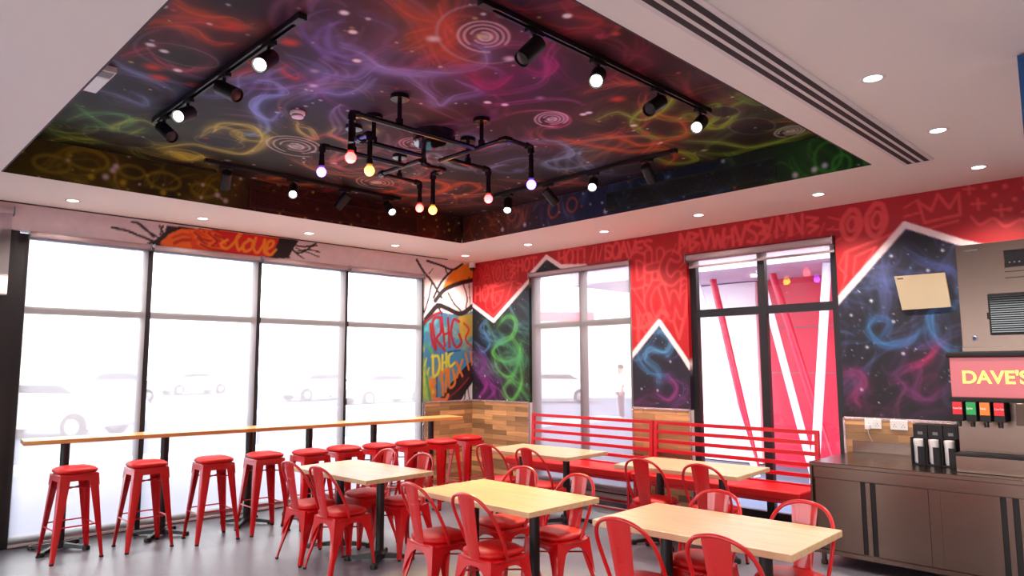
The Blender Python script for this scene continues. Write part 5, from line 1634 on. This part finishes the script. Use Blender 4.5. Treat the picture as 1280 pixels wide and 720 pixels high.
tb0 = make_table()
tbs = [((-3.46, -2.39), .03, 'wooden table nearest the bar stools, with four red chairs'),
       ((-3.42, -4.20), .0, 'wooden table in the middle of the room with four red chairs, under the yellow light'),
       ((-3.27, -5.79), .035, 'wooden table nearest the steel counter in the foreground'),
       ((-1.25, -4.42), .08, 'wooden table in front of the right half of the red bench'),
       ((-1.28, -2.62), .06, 'wooden table in front of the left half of the red bench')]
for k, ((x, y), rz, lb) in enumerate(tbs):
    o = tb0 if k == 0 else copy_tree(tb0)
    o.location = (x, y, 0); o.rotation_euler = (0, 0, rz); o['label'] = lb; o['group'] = 'pale wooden dining tables'
ch0 = make_chair()
TN = ["the table nearest the bar stools", "the middle table", "the table nearest the steel counter", "the table before the bench's right half", "the table before the bench's left half"]
chs = []
for k, ((x, y), rz, lb) in enumerate(tbs):
    for side in (-1, 1):
        if k >= 3 and side == 1: continue
        for j, s_ in enumerate((.28 if (k, side) != (0, -1) else .18, -.28)):
            chs.append((k, side, j, x, y, rz, s_))
jit = random.Random(9)
CH_DX = {-1: -.36, 1: .27}
CH_AD = {(2, -1): (-.06, -.08), (2, 1): (-.05, -.07), (3, -1): (.0, -.11), (4, -1): (-.12, -.10)}
for i, (k, side, j, x, y, rz, s_) in enumerate(chs):
    o = ch0 if i == 0 else copy_tree(ch0)
    ax_, ay_ = CH_AD.get((k, side), (0, 0))
    lx, ly = CH_DX[side] + ax_, s_ + ay_
    o.location = (x + lx * math.cos(rz) - ly * math.sin(rz), y + lx * math.sin(rz) + ly * math.cos(rz), 0)
    o.rotation_euler = (0, 0, rz + (0 if side == -1 else PI) + jit.uniform(-.06, .06))
    if k >= 3: d_ = 'left one' if j == 0 else 'right one'
    else: d_ = ('near side, left' if j == 0 else 'near side, right') if side == -1 else ('far side, left' if j == 0 else 'far side, right')
    o['label'] = 'red metal chair at %s, %s' % (TN[k], d_)
    o['group'] = 'red metal chairs around the wooden tables'


# benches
def bench(label, y0, y1, seat_y0, seat_y1):
    t = thing('bench', label, 'bench', (-.35, (y0 + y1) / 2, 0), 0, 'red slatted back benches along the right wall')
    yc = (y0 + y1) / 2; a, b = y0 - yc, y1 - yc
    def bx(z): return .22 - .0 + (z - .45) * .05      # back plane leans towards the wall
    zt = [1.0, .90, .795, .69, .585, .485]
    for z in zt:
        mk('back_slat', MB().box(bx(z) - .012, bx(z) + .012, a, b, z - .019, z + .019), M['bench'], t, bevel=.002)
    for y in (a, b):
        mk('back_post', MB().bar((bx(.44), y, .40), (bx(1.02), y, 1.02), .042, .035), M['bench'], t, bevel=.002)
    fr = MB()
    fr.box(-.22, .24, a, b, .375, .404)
    mk('seat_frame', fr, M['bench'], t)
    for y in (a + .02, b - .02):
        for x in (-.2, .2):
            mk('leg', MB().box(x - .014, x + .014, y - .014, y + .014, 0, .385), M['bench'], t, bevel=.002)
    for x in (-.2, .2):
        mk('floor_rail', MB().box(x - .012, x + .012, a + .03, b - .03, .05, .075), M['bench'], t)
    c_ = MB().box(-.24, .20, seat_y0 - yc, seat_y1 - yc, .405, .49)
    mk('seat_cushion', c_, M['vinyl'], t, bevel=.016, smooth='auto')


bench('red bench with slatted back, left one, in front of the blind', -3.23, -1.36, -3.235, -1.30)
bench('red bench with slatted back, right one, ending at the steel counter', -5.12, -3.29, -5.14, -3.27)

# ================================================================== STEEL COUNTER AND MACHINES
CX, CY0, CY1, CZ = -.985, -5.40, -7.85, .84
t = thing('steel_counter', 'long stainless steel counter with sliding doors under the ice machine', 'counter', (CX, CY0, 0))
Lc = CY0 - CY1
mk('worktop', MB().box(0, -CX - .03, -Lc, 0, CZ - .035, CZ), M['steel'], t, bevel=.005)
mk('body', MB().box(.035, -CX - .04, -Lc + .02, -.02, .12, CZ - .035), M['steel'], t, bevel=.002)
mk('front_rail', MB().box(.02, .04, -Lc + .02, -.02, CZ - .125, CZ - .036).box(.015, .04, -Lc + .02, -.02, .10, .135), M['steel'], t, bevel=.002)
mk('side_panel', MB().box(.0, -CX - .05, -.022, -.004, .10, CZ - .036), M['steel'], t, bevel=.002)
# door panels, the dark recessed pulls between them and the fixed dividers (distances from the left end)
for (a, b) in ((.035, .40), (.51, .885), (.965, 1.345), (1.455, 1.83), (1.91, 2.3)):
    mk('sliding_door', MB().box(.022, .034, -b, -a, .14, CZ - .13), M['steel'], t, bevel=.003)
for (a, b) in ((.885, .965), (1.83, 1.91)):
    mk('divider', MB().box(.026, .034, -b, -a, .14, CZ - .13), M['steel'], t, bevel=.002)
for a in (.40, 1.345):
    hp = mk('door_pull', MB().box(.030, .0345, -a - .11, -a, .14, CZ - .13), M['rubber'], t)
    mk('pull_strip', MB().box(.018, .031, -a - .074, -a - .036, .14, CZ - .13), M['steel'], hp, bevel=.002)
for (x, yy) in ((.08, -.06), (.08, -1.2), (.88, -.06), (.08, -Lc + .1), (.88, -1.2)):
    mk('leg', MB().tube([(x, yy, .03), (x, yy, .12)], .02, 14).tube([(x, yy, 0), (x, yy, .035)], .026, 14), M['steel'], t, smooth='auto')
o = mk('backsplash', MB().box(-.035, -.021, CY1, CY0 - .02, CZ, CZ + .105), M['steel'], bevel=.002)
tag(o, 'low steel upstand strip fixed to the wall behind the counter', 'splashback')


def socket(label, y, z):
    t = thing('wall_socket', label, 'socket', (-.021, y, z), 0, 'white double sockets above the counter')
    mk('plate', MB().box(-.012, 0, -.073, .073, -.043, .043), M['plastic'], t, bevel=.003)
    for s_ in (-1, 1):
        mk('pin_holes', MB().box(-.0135, -.0115, s_ * .036 - .003, s_ * .036 + .003, -.002, .006).box(-.0135, -.0115, s_ * .036 - .014, s_ * .036 - .008, -.018, -.012).box(-.0135, -.0115, s_ * .036 + .008, s_ * .036 + .014, -.018, -.012), M['dark'], t)
        mk('switch', MB().box(-.015, -.011, s_ * .012 - .006, s_ * .012 + .006, .012, .03), M['plastic'], t)


socket('white double wall socket with a plug in it, left of the other', -5.61, 1.105)
socket('white double wall socket without a plug, nearer the ice machine', -5.83, 1.105)
t = thing('plug_adapter', 'small white plug in the left socket with a thin cord hanging down', 'plug', (-.034, -5.57, 1.08))
mk('plug_body', MB().box(-.04, 0, -.02, .02, -.025, .02), M['plastic'], t, bevel=.004)
mk('cord', MB().tube(spline([(-.02, 0, -.025), (-.015, -.005, -.07), (.0, -.02, -.12), (.012, -.03, -.15)], 5), .003, 6), M['plastic'], t, smooth=True)

# board on the wall
P = [yz(*q) for q in ((1119, 346), (1182, 341), (1190, 384), (1129, 388))]
o = mk('wall_board', MB().prism(P, 0, -.03, -.004), M['cream'], bevel=.002)
tag(o, 'plain cream metallic board fixed on the dark galaxy wall', 'board')
mk('badge', MB().box(-.032, -.029, P[0][0] - .075, P[0][0] - .025, P[0][1] - .03, P[0][1] - .02), M['dark'], o)

# cup dispensers
for k, y in enumerate((-6.135, -6.245, -6.355)):
    lb = ['black lid and straw dispenser at the left end beside the drinks machine', 'black dispenser in the middle of the row of three', 'black dispenser partly hidden by the drinks machine'][k]
    t = thing('cup_dispenser', lb, 'dispenser', (-.52, y, CZ), 0, 'black dispensers beside the drinks machine')
    mk('housing', MB().box(.0, .14, -.052, .052, 0, .32).box(-.09, 0, -.052, -.044, 0, .22).box(-.09, 0, .044, .052, 0, .22).box(-.09, 0, -.044, .044, 0, .012), M['rubber'], t, bevel=.002)
    mk('front_lip', MB().box(-.095, -.087, -.044, .0, .012, .15), M['rubber'], t)
    mk('wrapped_cups', MB().lathe([(.030, .014), (.036, .03), (.036, .15), (.040, .19), (.036, .205), (.01, .208)], 18, (-.045, .003, 0)), M['cup'], t, smooth='auto')
    mk('chrome_slot', MB().box(-.003, .002, -.018, .018, .238, .262), M['grey'], t)

# drinks machine
DY0, DX = -6.45, -.80
t = thing('drinks_dispenser', 'stainless soft drink dispenser with a lit pink header reading DAVE\'S', 'drinks machine', (DX, DY0, CZ))
Wd = .95
mk('cabinet', MB().box(.12, .70, -Wd, -.0, .0, .86), M['steel'], t, bevel=.004)
mk('drip_tray', MB().box(-.02, .12, -Wd, 0, .0, .125), M['steel'], t, bevel=.004)
mk('tray_rim', MB().box(-.03, .118, -Wd - .004, .006, .125, .14), M['rubber'], t, bevel=.003)
mk('grid', MB().box(-.01, .11, -Wd + .02, -.02, .141, .146), M['dark'], t)
M['pinkbox'] = mat('pink_light_panel', srgb(184, 88, 94), .25, emis=srgb(226, 110, 118), es=.16, noise=(3, .05))
mk('header', MB().box(.0, .6, -Wd, -.0, .56, .862), M['pinkbox'], t, bevel=.006)
mk('header_top', MB().box(-.025, .62, -Wd - .02, .022, .862, .905), M['rubber'], t, bevel=.012)
mk('header_bottom', MB().box(-.02, .6, -Wd - .01, .012, .53, .56), M['rubber'], t, bevel=.004)


def text_mesh(name, body, size, m, parent, loc, flat=(1, 1), bold=0.0, extrude=.001):
    cu = bpy.data.curves.new(name, 'FONT'); cu.body = body; cu.size = size; cu.extrude = extrude; cu.offset = bold
    cu.align_x = 'LEFT'
    tmp = bpy.data.objects.new(name + '_c', cu); COL.objects.link(tmp)
    dg = bpy.context.evaluated_depsgraph_get(); dg.update()
    me = bpy.data.meshes.new_from_object(tmp.evaluated_get(dg))
    bpy.data.objects.remove(tmp)
    me.materials.clear(); me.materials.append(m)
    o = bpy.data.objects.new(name, me); COL.objects.link(o); o.parent = parent
    # text faces -x, reading towards -y
    o.rotation_euler = Matrix(((0, 0, -1), (-1, 0, 0), (0, 1, 0))).to_euler()
    o.location = loc; o.scale = (flat[0], flat[1], 1)
    return o


text_mesh('sign_text', "DAVE'S", .145, mat('yellow_letters', srgb(246, 236, 120), .5, emis=srgb(246, 236, 120), es=.3), t, (-.004, -.075, .668), (.93, .92), .004)
vcols = [(206, 20, 34), (20, 150, 70), (232, 120, 30), (206, 20, 34), (40, 40, 44)]
vt = ['Coca-Cola', 'Sprite', 'Fanta', 'Coca-Cola']
for k in range(4):
    y = -.045 - k * .088
    v = mk('valve', MB().box(-.055, .12, y - .034, y + .034, .385, .53), M['rubber'], t, bevel=.004)
    mk('flavour_card', MB().box(-.059, -.054, y - .031, y + .031, .435, .527), mat('card_%d' % k, srgb(*vcols[k]), .4, emis=srgb(*vcols[k]), es=.15), v)
    text_mesh('card_text', vt[k], .019 if len(vt[k]) > 6 else .023, M['plastic'], v, (-.060, y + .028, .475), (.72, 1), .0003)
    mk('nozzle', MB().lathe([(.016, .345), (.018, .385)], 14, (-.03, y, 0)), M['gloss'], v, smooth='auto')
mk('ice_chute', MB().prism([(-.08, .37), (.10, .37), (.12, .53), (-.05, .53)], 1, -.53, -.41), M['steel'], t, bevel=.003)
mk('ice_lever', MB().prism([(-.09, .22), (-.075, .22), (-.035, .38), (-.07, .38)], 1, -.50, -.455), M['rubber'], t, bevel=.002)
for k in range(4):
    y = -.60 - k * .088
    v = mk('valve', MB().box(-.055, .12, y - .034, y + .034, .385, .53), M['rubber'], t, bevel=.004)
    mk('flavour_card', MB().box(-.059, -.054, y - .031, y + .031, .435, .527), mat('cardb_%d' % k, srgb(*((90, 60, 130), (20, 150, 70), (206, 20, 34), (232, 120, 30))[k]), .4), v)

# ice machine
t = thing('ice_machine', 'large stainless ice machine standing on the drinks dispenser', 'ice machine', (-.78, -6.54, CZ + .905))
z1 = .82
mk('cabinet', MB().box(0, .62, -.78, 0, 0, z1), M['steel'], t, bevel=.006)
g = MB().box(-.02, 0, -.74, -.19, .12, .43)
gp = mk('grille_panel', g, M['rubber'], t, bevel=.008)
sl2 = MB()
for k in range(17): sl2.box(-.026, -.019, -.72, -.205, .14 + k * .0165, .147 + k * .0165)
mk('slats', sl2, M['gloss'], gp)
mk('side_catch', MB().box(-.012, .0, -.19, -.178, .24, .29), M['rubber'], t)
cp_ = mk('control_panel', MB().box(-.008, 0, -.62, -.31, .62, .75), M['gloss'], t, bevel=.003)
for k in range(3):
    mk('button', MB().lathe([(.006, 0), (.006, .004)], 12, (-.0085, -.345 - k * .03, .655), Matrix.Rotation(-PI / 2, 4, 'Y')), M['grey'], cp_)
mk('label_strip', MB().box(-.004, 0, -.62, -.31, .585, .59).box(-.004, 0, -.62, -.31, .54, .545), M['dark'], t)
mk('name_plate', MB().box(-.006, 0, -.15, -.055, .765, .78), M['grey'], t, bevel=.002)
R90 = Matrix.Rotation(-PI / 2, 4, 'Y')
bg_ = mk('round_badge', MB().lathe([(.020, 0), (.020, .004), (.017, .006), (.001, .006)], 24, (0, -.085, .10), R90), M['alu'], t, smooth='auto')
mk('badge_centre', MB().lathe([(.013, .006), (.012, .0075), (.001, .0075)], 24, (0, -.085, .10), R90), mat('badge_blue', srgb(30, 50, 110), .4), bg_)
mk('base_strip', MB().box(-.004, 0, -.78, 0, 0, .035), M['steel'], t, bevel=.002)
